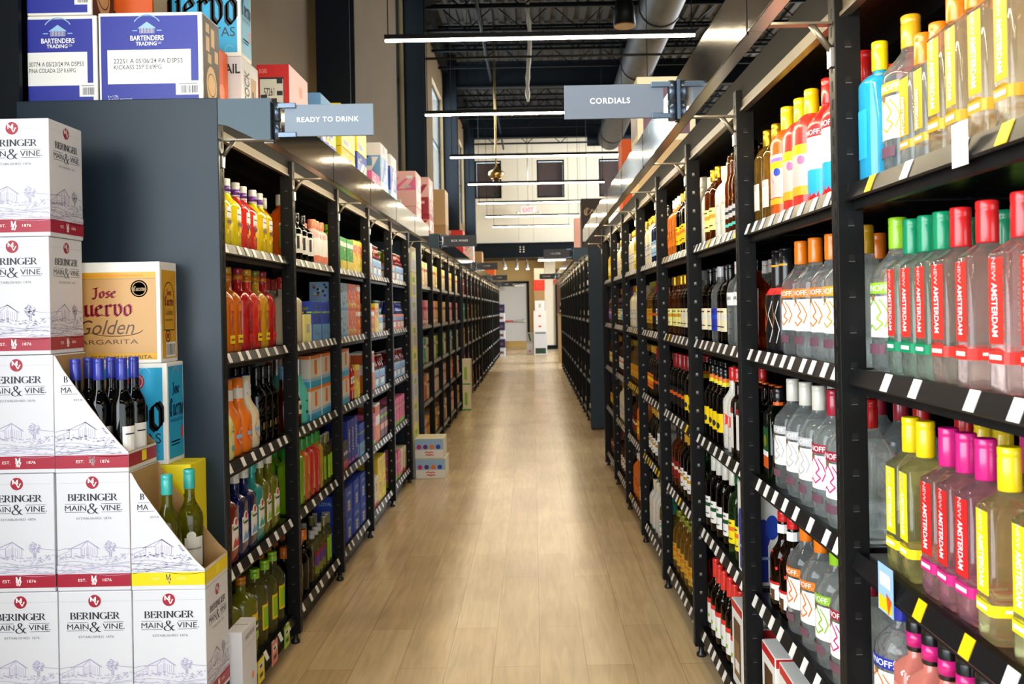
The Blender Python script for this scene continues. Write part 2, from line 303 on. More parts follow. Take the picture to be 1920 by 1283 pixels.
# ------------------------------------------------------------------ bottles
def sell(a, b, n, t):
    c, s = math.cos(t), math.sin(t)
    return (a*math.copysign(abs(c)**(2/n), c), b*math.copysign(abs(s)**(2/n), s))
class Bottle:
    def __init__(s, k): s.__dict__.update(k); s.setup()
    def setup(s):
        a, b, n = s.w/2, s.dp/2, s.n
        P = [(0, .84, n), (.004, .95, n), (.013, 1, n), (s.hb, 1, n)]
        K = 5
        for i in range(1, K+1):
            t = i/K
            f = {'round': math.cos(t*PI/2)**.75 if t < 1 else 0, 'slope': 1-t, 's': .5+.5*math.cos(t*PI), 'flat': (1-t**3)}[s.sh]
            P.append((s.hb+(s.hs-s.hb)*t, f, n+(2-n)*t))
        out = []
        for z, f, nn in P:
            if z <= s.hb: out.append((z, a*f, b*f, nn))
            else: out.append((z, s.rn+(a-s.rn)*f, s.rn+(b-s.rn)*f, nn))
        zt = s.H-.006
        out += [((s.hs+zt)/2, s.rn*.97, s.rn*.97, 2), (zt, s.rn*.97, s.rn*.97, 2)]
        s.P = out
    def sec(s, z):
        for (z0, a0, b0, n0), (z1, a1, b1, n1) in zip(s.P, s.P[1:]):
            if z0 <= z <= z1:
                t = (z-z0)/(z1-z0+1e-9); return a0+(a1-a0)*t, b0+(b1-b0)*t, n0+(n1-n0)*t
        return s.P[-1][1:]
    def surf(s, x, z, lift=.0007):
        a, b, n = s.sec(min(max(z, 0), s.H-.007))
        if n > 3:
            ax = abs(x); q = (ax, b) if ax <= a else ((a, b-(ax-a)) if ax-a < 2*b else (a, -b))
            ph = math.atan2(q[0], q[1])*(1 if x >= 0 else -1)
        else: ph = x/max((a+b)/2, 1e-4)
        sn, c = math.sin(ph), math.cos(ph)
        rho = (abs(sn/a)**n+abs(c/b)**n)**(-1/n)+lift
        return (rho*sn, -rho*c, z)
    def make(s, segs=24):
        mb = MB()
        mb.rings([[(*sell(a, b, n, 2*PI*(j+.5)/segs), z) for j in range(segs)] for z, a, b, n in s.P], s.body)
        o = mb.build(s.nm)
        if s.cap:
            cr, ch, cm = s.cap; c = MB(); z0 = s.H-ch
            pr_ = [(z0, cr*.97), (z0+.002, cr), (s.H-.018 if ch > .03 else s.H-ch*.6, cr), (s.H-.016 if ch > .03 else s.H-ch*.5, cr*.95), (s.H-.013 if ch > .03 else s.H-ch*.4, cr), (s.H-.002, cr), (s.H, cr*.9)]
            c.lathe(pr_, cm, 14)
            if s.capband: c.lathe([(z0+ch*.12, cr*1.012), (z0+ch*.5, cr*1.012)], s.capband, 14)
            c.build('cap', o)
        if s.lab:
            low, neck = MB(), MB()
            for i, op in enumerate(s.lab):
                lift = .0007+.0004*i
                zmin = {'r': lambda: op[3], 'd': lambda: op[2], 't': lambda: op[3], 'p': lambda: min(p[1] for p in op[1]), 'l': lambda: min(p[1] for p in op[1])}[op[0]]()
                l = neck if zmin > s.hb+.01 else low
                if op[0] == 'r':
                    _, x0, x1, z0, z1, m = op; k = max(2, int((x1-x0)/.010)); zk = 2
                    g = [[s.surf(x0+(x1-x0)*i2/k, z0+(z1-z0)*j/zk, lift) for i2 in range(k+1)] for j in range(zk+1)]
                    for j in range(zk):
                        for i2 in range(k): l.face([g[j][i2], g[j][i2+1], g[j+1][i2+1], g[j+1][i2]], m)
                elif op[0] == 'd':
                    _, x, z, r, m = op; l.face([s.surf(x+r*math.cos(2*PI*q/14), z+r*math.sin(2*PI*q/14), lift) for q in range(14)], m)
                elif op[0] == 'p':
                    _, pts, m = op; l.face([s.surf(x, z, lift) for x, z in pts], m)
                elif op[0] == 'l':
                    _, pts, w, m = op
                    for (x0, z0), (x1, z1) in zip(pts, pts[1:]):
                        d = math.hypot(x1-x0, z1-z0) or 1; nx, nz = -(z1-z0)/d*w/2, (x1-x0)/d*w/2
                        l.face([s.surf(x0-nx, z0-nz, lift), s.surf(x1-nx, z1-nz, lift), s.surf(x1+nx, z1+nz, lift), s.surf(x0+nx, z0+nz, lift)], m)
                elif op[0] == 't':
                    _, t, x, z, h, m, rot, w = op
                    vs, fs, asp = text2d(t, .012); kx = h if w is None else w/asp
                    c_, s_ = math.cos(rot), math.sin(rot)
                    l.tris([s.surf(x+p*kx*c_-q*h*s_, z+p*kx*s_+q*h*c_, lift) for p, q in vs], fs, m)
            if low.v: low.build('label', o)
            if neck.v: neck.build('neck_label', o)
        return o
KINDS = {}; PROTO = {}; FIRST = {}
def kind(key, nm, desc, w, H, hb, hs, body, cap, lab=(), n=2., dp=None, sh='round', rn=.015, capband=None):
    KINDS[key] = dict(nm=nm, desc=desc, w=w, dp=dp or w, n=n, H=H, hb=hb, hs=hs, sh=sh, rn=rn, body=body, cap=cap, lab=list(lab), capband=capband)
def proto(key):
    if key not in PROTO: PROTO[key] = Bottle(KINDS[key]).make() if key in KINDS else BOXK[key]()
    return PROTO[key]
def put(key, loc, rz):
    p = proto(key)
    if key not in FIRST:
        FIRST[key] = 1; p.location = loc; p.rotation_euler = (0, 0, rz); return p
    return clone(p, loc, rz)
R90 = -PI/2
# ------------------------------------------------------------------ bottle kinds
def na(stripe, band):
    return [('r', -.0195, .0195, .075, .203, stripe), ('t', 'NEW', -.004, .186, .011, 'lgrey', R90, None), ('t', 'AMSTERDAM', -.002, .126, .0155, 'letter', R90, .080),
            ('r', -.032, .115, .046, .064, band), ('p', [(-.03, .063), (.028, .063), (.008, .070), (-.016, .068)], band), ('r', -.016, .016, .052, .059, 'paper'), ('r', .05, .095, .053, .058, 'paper')]
for c, cn, s in (('orange', 'orange', 'mustard'), ('emerald', 'green', 'scarlet'), ('red', 'red', 'scarlet'), ('yellow', 'yellow', 'lemon'), ('magenta', 'magenta', 'red')):
    kind('na_'+cn, 'vodka_bottle', f'square clear bottle with {cn} cap', .060, .30, .208, .232, 'g:'+{'emerald': 'tgrn', 'red': 'tred', 'orange': 'tora', 'yellow': 'tyel', 'magenta': 'tmag'}[c], (.0175, .068, 'c:'+c), na(s, {'emerald': 'emerald', 'red': 'scarlet', 'orange': 'gold', 'yellow': 'lemon', 'magenta': 'magenta'}[c]), n=7, sh='slope', dp=.086)
    if cn == 'orange': kind('na_small', 'vodka_bottle', 'small square clear bottle with orange cap', .056, .25, .172, .192, 'g:clear', (.0165, .058, 'c:orange'), [(o[0], o[1]*.93, o[2]*.93, o[3]*.83, o[4]*.83, o[5]) if o[0] == 'r' else o for o in na(s, 'gold') if o[0] == 'r']+[('t', 'AMSTERDAM', -.002, .1, .0135, 'letter', R90, .072)], n=7, sh='slope', dp=.076)
def smir(c, sk='red'):
    return [('r', -.052, .052, .07, .152, 'paper'), ('r', -.054, .054, .158, .180, c), ('t', 'SMIRNOFF.', 0, .169, .013, 'letter', 0, .094),
            ('l', [(-.02, .145), (-.008, .135), (.004, .147), (.018, .134), (.026, .12), (.014, .108), (.03, .098), (.012, .084), (-.004, .095), (-.02, .085)], .0035, sk), ('l', [(.022, .146), (.036, .13), (.044, .112), (.034, .09)], .003, sk), ('d', .004, .15, .006, 'kraftd'),
            ('r', -.034, .034, .036, .056, 'mauve')]
for key, c, cn, sk in (('lime', 'lime', 'green', 'lime'), ('citrus', 'mustard', 'gold', 'mustard'), ('orange', 'orange', 'orange', 'orange'), ('red', 'red', 'red', 'red'), ('rasp', 'wine', 'crimson', 'magenta'), ('blue', 'royal', 'blue', 'orange'), ('silver', 'lgrey', 'silver', 'lgrey')):
    cap = 'c:'+({'lime': 'lime', 'citrus': 'mustard', 'orange': 'orange', 'red': 'red', 'rasp': 'wine', 'blue': 'royal', 'silver': 'offwhite'}[key])
    kind('sm_'+key, 'vodka_bottle', f'round clear bottle with {cn} cap', .108, .312, .19, .252, 'g:clear', (.0185, .064, cap), smir(c, sk), sh='s', rn=.0165)
kind('sm_berry', 'vodka_bottle', 'red white and blue wrapped bottle', .108, .312, .19, .252, 'p:red', (.0185, .064, 'c:red'),
     [('r', -.16, .16, .008, .085, 'cyan'), ('r', -.16, .16, .085, .165, 'paper'), ('r', -.05, .05, .165, .188, 'red'), ('t', 'SMIRNOFF.', 0, .176, .013, 'letter', 0, .094), ('p', [(-.16, .085), (-.02, .11), (.02, .085)], 'cyan'), ('p', [(.01, .085), (.05, .105), (.1, .085)], 'cyan')], sh='s', rn=.0165)
kind('tangerine', 'vodka_bottle', 'orange bottle with tall yellow cap', .094, .312, .205, .25, 'p:dorange', (.019, .075, 'c:yellow'),
     [('r', -.05, .05, .055, .175, 'rose'), ('r', -.05, .05, .135, .155, 'yellow'), ('r', -.05, .05, .155, .165, 'violet'), ('r', -.09, .09, .035, .052, 'mustard'), ('d', .03, .125, .011, 'blue'), ('l', [(-.03, .09), (.0, .11), (.02, .095)], .002, 'violet')], sh='round', n=3)
kind('tang_red', 'vodka_bottle', 'red bottle with tall yellow cap', .094, .312, .205, .25, 'p:scarlet', (.019, .075, 'c:yellow'),
     [('r', -.05, .05, .055, .165, 'rose'), ('r', -.05, .05, .14, .165, 'yellow'), ('r', -.09, .09, .035, .058, 'mustard'), ('d', .03, .125, .011, 'pink')], sh='round', n=3)
kind('cyan_sq', 'vodka_bottle', 'bright blue bottle with yellow cap', .08, .29, .20, .225, 'j:cyan', (.0165, .06, 'c:yellow'), [('r', -.02, .02, .05, .15, 'cyan')], n=3)
kind('whitney', 'liqueur_bottle', 'salmon square bottle with black cap', .062, .298, .19, .215, 'j:salmon', (.018, .072, 'c:black'),
     [('r', -.028, .028, .02, .16, 'salmon'), ('d', -.024, .19, .005, 'paper'), ('d', .024, .19, .005, 'paper')] + [('r', -.022+.015*(i % 3), -.010+.015*(i % 3), .03+.018*(i//3), .038+.018*(i//3), ('ink', 'magenta', 'pink')[(i*2+i//3) % 3]) for i in range(18)], n=8, dp=.072, sh='slope', capband='c:magenta')
kind('gold_teq', 'tequila_bottle', 'golden tequila bottle with gold stopper', .088, .285, .185, .235, 'g:gold', (.017, .05, 'm:gold'), [('r', -.03, .03, .04, .1, 'offwhite'), ('r', -.03, .03, .1, .12, 'lgrey')], n=2.6)
kind('ornate', 'liqueur_bottle', 'black bottle with red neck band', .082, .30, .16, .2, 'p:black', (.02, .07, 'c:black'), [('r', -.05, .05, .168, .188, 'red'), ('d', -.02, .09, .022, 'red'), ('l', [(.03, .15), (.015, .11), (.032, .07), (.02, .03)], .003, 'lgrey'), ('l', [(.0, .14), (.012, .1), (-.006, .06)], .002, 'gold'), ('r', -.03, .03, .25, .256, 'gold')], sh='s', rn=.022)
kind('jager', 'liqueur_bottle', 'dark green square bottle with black cap', .082, .275, .2, .225, 'g:dgreen', (.018, .035, 'c:black'), [('r', -.03, .03, .05, .16, 'dgreen'), ('r', -.03, .03, .04, .075, 'dorange'), ('r', -.03, .03, .075, .09, 'paper'), ('d', 0, .12, .018, 'olive'), ('r', -.05, .05, .225, .235, 'dorange')], n=6, sh='slope')
kind('ribbon', 'cordial_bottle', 'dark red bottle with red-and-white neck', .082, .285, .15, .205, 'g:brown', (.0175, .03, 'c:red'), [('r', -.05, .05, .03, .075, 'paper'), ('r', -.02, .02, .03, .06, 'brown'), ('t', 'L', 0, .05, .02, 'paper', 0, None), ('r', -.05, .05, .075, .083, 'red'), ('l', [(-.03, .12), (0, .17), (.03, .12)], .008, 'scarlet'), ('r', -.05, .05, .222, .248, 'paper')], sh='s', rn=.0165)
kind('frost_red', 'liqueur_bottle', 'frosted bottle with red cap', .078, .30, .17, .225, 'p:offwhite', (.016, .05, 'c:red'), [('d', .012, .11, .02, 'scarlet'), ('r', -.02, .02, .05, .056, 'lgrey')], sh='s')
kind('clear_rnd', 'vodka_bottle', 'clear round bottle with white cap', .088, .295, .19, .24, 'g:clear', (.016, .045, 'c:offwhite'), [('r', -.04, .04, .14, .185, 'paper'), ('t', 'ARI', .012, .165, .012, 'ink', 0, None), ('r', -.05, .05, .27, .28, 'red')], sh='round')
kind('frost_wht', 'liqueur_bottle', 'frosted white bottle with pale cap', .085, .275, .165, .215, 'p:offwhite', (.018, .05, 'c:cream'), [('r', -.02, .02, .06, .064, 'lgrey'), ('l', [(.012, .12), (.02, .13), (.026, .122)], .003, 'coral')], sh='round')
kind('skinny', 'tequila_bottle', 'slim amber bottle with black stopper', .05, .285, .17, .22, 'g:amber', (.013, .035, 'c:black'), [('r', -.03, .03, .06, .10, 'lgrey'), ('r', -.03, .03, .075, .085, 'ink'), ('l', [(-.012, .15), (.01, .13), (-.01, .115)], .003, 'gold'), ('r', -.03, .03, .03, .04, 'turq')], sh='s')
kind('skinny_dk', 'tequila_bottle', 'slim black bottle with black stopper', .05, .285, .17, .22, 'g:wine', (.013, .035, 'c:black'), [('r', -.03, .03, .06, .10, 'lgrey'), ('r', -.03, .03, .075, .085, 'ink'), ('l', [(-.012, .15), (.01, .13), (-.01, .115)], .003, 'lgrey')], sh='s')
kind('swirl', 'liqueur_bottle', 'white bottle with swirling orange pattern', .088, .30, .2, .245, 'p:offwhite', (.017, .045, 'c:white'), [('l', [(.04*math.sin(i*1.3+q), .02+.03*i+.008*q) for i in range(6)], .004, ('orange', 'red', 'gold', 'green')[q]) for q in range(4)], sh='s')
kind('orange_b', 'liqueur_bottle', 'orange bottle with white cap', .085, .29, .185, .23, 'j:orange', (.016, .04, 'c:white'), [('r', -.03, .03, .05, .12, 'orange'), ('p', [(-.01, .04), (.03, .05), (.025, .13), (.01, .09)], 'dbrown')])
def bourb(nm, desc, body, cap, lc, ac, **kw): return dict(nm=nm, desc=desc, body=body, cap=cap, lab=[('r', -.036, .036, .045, .13, lc), ('r', -.036, .036, .09, .105, ac), ('r', -.02, .02, .115, .12, 'ink'), ('r', -.024, .024, .06, .064, 'ink')], **kw)
for key, d in dict(
  amber_gold=bourb('whiskey_bottle', 'amber bottle with gold cap', 'g:amber', (.016, .045, 'm:gold'), 'ltyellow', 'gold'),
  dark_cream=bourb('liqueur_bottle', 'dark bottle with cream label', 'g:wine', (.015, .06, 'c:black'), 'cream', 'offwhite'),
  clear_blue=bourb('vodka_bottle', 'clear bottle with blue label', 'g:clear', (.016, .04, 'c:lgrey'), 'royal', 'blue'),
  dark_red=bourb('liqueur_bottle', 'dark bottle with large red-brown cap', 'g:wine', (.021, .075, 'c:dred'), 'black', 'dorange'),
  dark_yel=bourb('liqueur_bottle', 'dark bottle with yellow label', 'g:wine', (.016, .04, 'c:mustard'), 'yellow', 'orange'),
  gold_white=bourb('wine_cordial_bottle', 'gold-capped dark bottle with white label', 'g:wine', (.018, .04, 'c:gold'), 'paper', 'gold'),
  green_yel=bourb('liqueur_bottle', 'green bottle with yellow label', 'g:green', (.016, .035, 'c:dgreen'), 'lemon', 'orange'),
  green_wht=bourb('liqueur_bottle', 'dark bottle with white-and-green label', 'g:wine', (.016, .06, 'c:offwhite'), 'paper', 'dgreen'),
  gold_big=bourb('liqueur_bottle', 'golden rounded bottle', 'g:gold', (.02, .03, 'c:olive'), 'gold', 'amber'),
  teal_cap=bourb('tequila_bottle', 'clear yellowish bottle with teal cap', 'g:white', (.016, .06, 'c:teal'), 'paper', 'turq'),
  amber_red=bourb('whiskey_bottle', 'amber bottle with red label', 'g:amber', (.016, .04, 'c:black'), 'dred', 'cream'),
  amber_wht=bourb('whiskey_bottle', 'amber bottle with white label', 'g:amber', (.016, .04, 'c:black'), 'paper', 'amber'),
  brown_or=bourb('whiskey_bottle', 'brown bottle with orange label', 'g:brown', (.016, .04, 'c:gold'), 'orange', 'yellow'),
  cream_b=bourb('cream_liqueur_bottle', 'creamy white bottle with gold cap', 'p:cream', (.017, .045, 'm:gold'), 'offwhite', 'lgrey'),
  rose_b=bourb('liqueur_bottle', 'pink-tinted bottle with purple cap', 'j:mauve', (.016, .06, 'c:purple'), 'violet', 'rose'),
  blue_b=bourb('liqueur_bottle', 'blue bottle with silver cap', 'g:blue', (.016, .045, 'c:lgrey'), 'ltblue', 'paper'),
  yel_b=bourb('liqueur_bottle', 'bright yellow patterned bottle', 'j:yellow', (.016, .045, 'c:yellow'), 'lemon', 'paper'),
  rum_ora=bourb('cordial_bottle', 'orange fruit cordial bottle', 'j:orange', (.016, .04, 'c:orange'), 'yellow', 'orange'),
).items():
    kind(key, d['nm'], d['desc'], .08, .29, .18, .228, d['body'], d['cap'], d['lab'], sh='round')
kind('blk_yel', 'liqueur_bottle', 'black bottle with yellow and orange label', .078, .285, .17, .225, 'g:wine', (.0155, .03, 'c:black'), [('r', -.04, .04, .05, .12, 'yellow'), ('p', [(-.04, .12), (.04, .12), (.04, .15)], 'dorange'), ('d', .012, .075, .012, 'ink'), ('r', -.05, .05, .235, .25, 'orange'), ('r', -.05, .05, .22, .235, 'lemon')], sh='s')
kind('brn_thin', 'liqueur_bottle', 'brown bottle with narrow white label', .055, .265, .18, .21, 'g:brown', (.013, .035, 'c:dorange'), [('r', -.02, .02, .03, .15, 'paper'), ('r', -.02, .02, .15, .17, 'dred')], n=5)
kind('rose_dk', 'wine_cordial_bottle', 'dark wine bottle with red capsule', .076, .295, .18, .22, 'g:brown', (.0155, .075, 'c:scarlet'), [('r', -.034, .034, .04, .12, 'paper'), ('r', -.05, .05, .12, .138, 'scarlet'), ('d', .01, .07, .008, 'lime')], sh='s')
kind('clr_ylab', 'vodka_bottle', 'clear ribbed bottle with green cap', .088, .285, .185, .225, 'g:clear', (.02, .05, 'c:green'), [('r', -.03, .03, .04, .10, 'ltyellow'), ('r', -.05, .05, .115, .118, 'lgrey'), ('r', -.05, .05, .13, .133, 'lgrey'), ('r', -.05, .05, .145, .148, 'lgrey')])
# ready-to-drink side
for key, jc, cn in (('pb_lime', 'lemon', 'lemon-yellow'), ('pb_red', 'scarlet', 'red-orange'), ('pb_yel', 'yellow', 'golden-yellow'), ('pb_dor', 'dorange', 'deep orange')):
    kind(key, 'cocktail_bottle', f'{cn} flat-shouldered bottle', .098, .262, .155, .205, 'j:'+jc, (.0165, .055, 'c:lgrey'), [('r', -.024, .024, .105, .145, 'paper'), ('r', -.018, .018, .125, .129, 'ink'), ('d', .006, .07, .012, 'yellow'), ('d', -.014, .055, .009, jc if jc != 'scarlet' else 'orange'), ('r', -.02, .02, .085, .097, 'mauve')], n=3.4, sh='s', capband='c:purple')
for key, jc, cc, cn in (('jc_red', 'scarlet', 'c:gold', 'orange-red'), ('jc_amb', 'orange', 'c:gold', 'amber-orange'), ('jc_lime', 'mustard', 'c:olive', 'yellow-green'), ('jc_str', 'red', 'c:wine', 'strawberry-red'), ('jc_pine', 'yellow', 'c:navy', 'pineapple-yellow')):
    kind(key, 'cocktail_bottle', f'{cn} margarita bottle with arched label', .10, .318, .19, .235, 'j:'+jc, (.019, .05, cc), [('p', arc(0, .165, .022, .022, 0, 180, 8)+[(-.022, .08), (.022, .08)], jc if jc != 'scarlet' else 'orange'), ('l', arc(0, .165, .022, .022, 0, 180, 8), .0022, 'wine'), ('l', [(-.022, .165), (-.022, .08)], .002, 'wine'), ('l', [(.022, .165), (.022, .08)], .002, 'wine'), ('l', [(-.012, .15), (.012, .15)], .006, 'wine'), ('l', [(0, .14), (0, .095)], .007, 'wine'), ('r', -.026, .026, .035, .065, 'lemon' if jc != 'red' else 'red'), ('r', -.018, .018, .046, .053, 'wine')], n=3.2, sh='round', rn=.017, capband='c:amber')
kind('mud_wht', 'cocktail_bottle', 'cream plastic bottle with blue cap', .10, .29, .13, .2, 'p:cream', (.02, .028, 'c:navy'), [('d', .012, .075, .04, 'dorange'), ('d', .012, .075, .032, 'paper'), ('r', -.03, .045, .068, .082, 'ltblue'), ('r', -.06, .06, .205, .25, 'offwhite'), ('l', [(-.02, .215), (.0, .235), (.02, .22)], .005, 'mauve')], n=2.6, rn=.021, sh='s')
kind('mud_blu', 'cocktail_bottle', 'pale yellow bottle with blue splash label', .09, .27, .13, .19, 'p:ltyellow', (.019, .028, 'c:navy'), [('d', .01, .08, .03, 'paper'), ('d', .012, .11, .012, 'cyan'), ('d', .004, .045, .012, 'cyan'), ('l', arc(.01, .08, .034, .034, 20, 160, 8), .007, 'yellow')], n=2.6, rn=.02, sh='s')
kind('mud_ora', 'cocktail_bottle', 'orange plastic bottle with blue cap', .10, .29, .13, .2, 'p:orange', (.02, .028, 'c:navy'), [('d', .012, .075, .042, 'scarlet'), ('d', .012, .075, .032, 'rose'), ('d', .012, .075, .022, 'orange'), ('r', -.03, .045, .068, .082, 'ltblue'), ('r', -.06, .06, .205, .245, 'offwhite')], n=2.6, rn=.021, sh='s')
kind('blk_wine', 'cocktail_bottle', 'slender black bottle with gold label', .078, .31, .19, .24, 'g:wine', (.0155, .05, 'c:black'), [('r', -.02, .02, .06, .085, 'black'), ('l', [(-.02, .06), (.02, .06), (.02, .085), (-.02, .085), (-.02, .06)], .003, 'gold')], sh='s')
def bac(spl): return [('r', -.036, .036, .05, .145, 'paper'), ('d', .0, .14, .024, 'paper'), ('d', .006, .146, .012, 'red'), ('r', -.02, .026, .118, .126, 'ink'), ('p', [(-.03, .056), (.032, .056), (.026, .09), (.008, .072), (-.006, .092), (-.022, .07)], spl), ('d', -.026, .13, .007, 'lime')]
for key, jc, spl, cc, cn in (('bc_red', 'dred', 'red', 'c:offwhite', 'dark red'), ('bc_blu', 'navy', 'sky', 'c:offwhite', 'deep blue'), ('bc_teal', 'teal', 'teal', 'c:teal', 'teal'), ('bc_grn', 'olive', 'lime', 'c:offwhite', 'olive green'), ('bc_pur', 'purple', 'violet', 'c:green', 'dark purple')):
    kind(key, 'cocktail_bottle', f'{cn} square-shouldered cocktail bottle', .10, .305, .19, .225, 'j:'+jc, (.019, .038, cc), bac(spl), n=5, dp=.08, sh='round', rn=.016)
kind('jug_lime', 'mixer_bottle', 'green-yellow lime mixer jug', .125, .31, .2, .25, 'j:olive', (.02, .03, 'c:amber'), [('r', -.034, .034, .07, .17, 'yellow'), ('r', -.03, .03, .10, .14, 'dgreen'), ('r', -.022, .022, .115, .124, 'paper'), ('p', arc(0, .165, .034, .012, 0, 180, 8), 'red'), ('r', -.03, .03, .074, .095, 'lime')], sh='round', rn=.02)
kind('jug_clear', 'mixer_bottle', 'pale yellow mixer bottle with green cap', .10, .30, .19, .24, 'g:white', (.02, .04, 'c:lime'), [('r', -.034, .034, .06, .16, 'yellow'), ('r', -.028, .028, .07, .15, 'lime')], sh='round', rn=.02)
kind('or_green', 'cocktail_bottle', 'orange bottle with green wrapped label', .09, .29, .17, .23, 'j:dorange', (.016, .05, 'c:offwhite'), [('r', -.06, .06, .05, .15, 'green'), ('r', -.06, .06, .15, .16, 'paper'), ('r', -.01, .04, .075, .105, 'paper'), ('r', .02, .05, .11, .15, 'purple')], n=3)
kind('blk_jug', 'cocktail_bottle', 'round black bottle with white label', .115, .245, .14, .185, 'g:wine', (.018, .04, 'c:black'), [('r', -.05, .07, .04, .13, 'paper'), ('r', .0, .012, .085, .115, 'wine'), ('r', .02, .032, .085, .115, 'wine'), ('r', -.04, -.025, .06, .12, 'dgrey')], sh='round', rn=.016)
kind('coral_b', 'cocktail_bottle', 'white bottle with coral cap', .078, .235, .16, .185, 'p:rose', (.022, .045, 'c:coral'), [('r', -.05, .05, .05, .14, 'paper'), ('r', -.05, .05, .02, .05, 'coral')], rn=.02)
kind('cream_red', 'cocktail_bottle', 'cloudy cream bottle with red cap', .085, .305, .19, .22, 'j:cream', (.019, .055, 'c:scarlet'), [('l', [(-.01, .05), (-.01, .16)], .002, 'coral'), ('l', [(.012, .05), (.012, .16)], .002, 'coral')], rn=.0175, n=3)
kind('amber_bl', 'cocktail_bottle', 'amber flask with pale blue neck', .09, .29, .10, .2, 'g:amber', (.0175, .06, 'c:sky'), [('r', -.03, .03, .06, .12, 'cream'), ('r', -.02, .02, .08, .1, 'dgreen')], sh='s', rn=.017)
kind('turq_ch', 'sparkling_wine_bottle', 'turquoise sparkling bottle with silver foil', .088, .31, .14, .235, 'p:turq', (.0155, .115, 'm:lgrey'), [('r', -.02, .02, .105, .112, 'ink'), ('r', -.022, .022, .05, .062, 'dgreen'), ('p', [(-.04, .01), (.0, .14), (.02, .14), (.045, .01)], 'turq')], sh='s')
for key, jc, cn in (('hb_yel', 'lime', 'yellow-green'), ('hb_ora', 'orange', 'orange'), ('hb_red', 'scarlet', 'orange-red'), ('hb_lem', 'mustard', 'mustard-yellow')):
    kind(key, 'cocktail_bottle', f'{cn} pouch-shaped bottle with green cap', .085, .295, .2, .23, 'j:'+jc, (.021, .055, 'c:green'), [('d', 0, .12, .006, 'ink'), ('r', -.003, .003, .06, .105, 'ink'), ('r', -.02, .02, .03, .035, 'ink')], n=3.6, dp=.07, rn=.018)
kind('thin_clr', 'cocktail_bottle', 'slim patterned clear bottle', .055, .26, .17, .2, 'g:white', (.013, .05, 'c:lgrey'), [('r', -.02, .02, .03, .15, 'lime'), ('d', 0, .1, .012, 'olive'), ('d', .005, .06, .01, 'red')], n=2)
kind('kahl', 'cocktail_bottle', 'black bottle with orange neck', .10, .27, .14, .2, 'g:wine', (.019, .05, 'c:orange'), [('p', [(.0, .03), (.05, .04), (.05, .12), (.01, .12)], 'dorange'), ('r', .012, .04, .05, .065, 'paper'), ('r', .01, .045, .08, .1, 'yellow')], rn=.018)
kind('multi', 'cocktail_bottle', 'clear bottle with multicoloured label', .07, .24, .16, .19, 'g:white', (.015, .04, 'c:lgrey'), [('r', -.03, .03, .03, .07, 'olive'), ('r', -.03, .03, .07, .12, 'purple'), ('r', -.03, .03, .12, .14, 'dred')])
kind('lime_b', 'cocktail_bottle', 'lime green bottle', .08, .24, .17, .2, 'j:lime', (.018, .03, 'c:lime'), [('r', -.02, .02, .05, .13, 'green')])
kind('red_ora', 'cocktail_bottle', 'red bottle with orange cap', .075, .27, .17, .215, 'j:red', (.016, .05, 'c:orange'), [('r', -.025, .025, .06, .08, 'orange'), ('r', -.02, .02, .1, .14, 'paper'), ('r', -.014, .014, .11, .13, 'ink')])
kind('wine_cap', 'wine_bottle', 'dark wine bottle with light capsule', .072, .30, .185, .23, 'g:wine', (.0155, .06, 'c:offwhite'), [('r', -.03, .03, .05, .11, 'offwhite')], sh='s')
kind('wine_red', 'wine_bottle', 'dark wine bottle with red capsule', .072, .30, .185, .23, 'g:wine', (.0155, .06, 'c:dred'), [('r', -.03, .03, .05, .11, 'paper')], sh='s')
kind('wine_gld', 'wine_bottle', 'green wine bottle with gold capsule', .072, .30, .185, .23, 'g:green', (.0155, .06, 'm:gold'), [('r', -.03, .03, .05, .11, 'cream')], sh='s')
kind('wine_blu', 'wine_bottle', 'dark wine bottle with blue capsule', .066, .328, .185, .24, 'g:wine', (.0155, .065, 'c:case_blue'), [('r', -.012, .034, .045, .125, 'paper'), ('r', -.012, .034, .03, .045, 'case_blue'), ('r', -.004, .026, .1, .104, 'ink')], sh='s')
kind('wine_tea', 'wine_bottle', 'golden white-wine bottle with teal capsule', .078, .325, .175, .24, 'g:lime', (.017, .06, 'c:teal'), [('r', -.02, .038, .03, .12, 'offwhite'), ('d', .0, .125, .014, 'offwhite'), ('t', 'BERINGER', .01, .085, .006, 'ink', 0, .042)], sh='s')
# ------------------------------------------------------------------ product cartons (front is local -Y; width along x)
BOXK = {}; BOXW = {}
def bx(key, nm, desc, w, d, h, base, draw=None, cat='carton', side=None):
    def mk():
        mb = MB(); mb.box(-w/2, w/2, -d/2, d/2, 0, h, base, .003)
        f, r, l = carton_faces(mb, w, d, h)
        if draw: draw(f, w, h)
        if side or draw: (side or draw)(r, d, h); (side or draw)(l, d, h)
        return mb.build(nm)
    BOXK[key] = mk; BOXW[key] = (w, d, h, desc, cat)
def dr(*bands, dots=None, panel=None, text=None):
    def f(F_, w, h):
        for z0, z1, c in bands: F_.rect(w*.02, h*z0, w*.98, h*z1, c)
        if dots:
            R = random.Random(len(dots)*7+int(w*1000))
            for i in range(18): F_.disc(w*R.uniform(.12, .88), h*R.uniform(.1, .9), .0075, dots[i % len(dots)], .0010+i*.00004, 8)
        if panel: a, b, c, d_, m = panel; F_.rect(w*a, h*b, w*c, h*d_, m, .0012)
        if text: t, a, b, hh, m = text; F_.text(t, w*a, h*b, h*hh, m, w*.62, .01)
    return f
bx('ctn_dgreen', 'cocktail_carton', 'dark green can carton with lemons', .19, .13, .15, 'b:dgreen', dr((.0, .12, 'green'), dots=['yellow', 'lemon', 'dgreen']))
bx('ctn_green', 'cocktail_carton', 'bright green can carton', .19, .13, .19, 'b:green', dr((.72, .86, 'paper'), (.0, .3, 'yellow'), dots=['lime', 'yellow', 'green']))
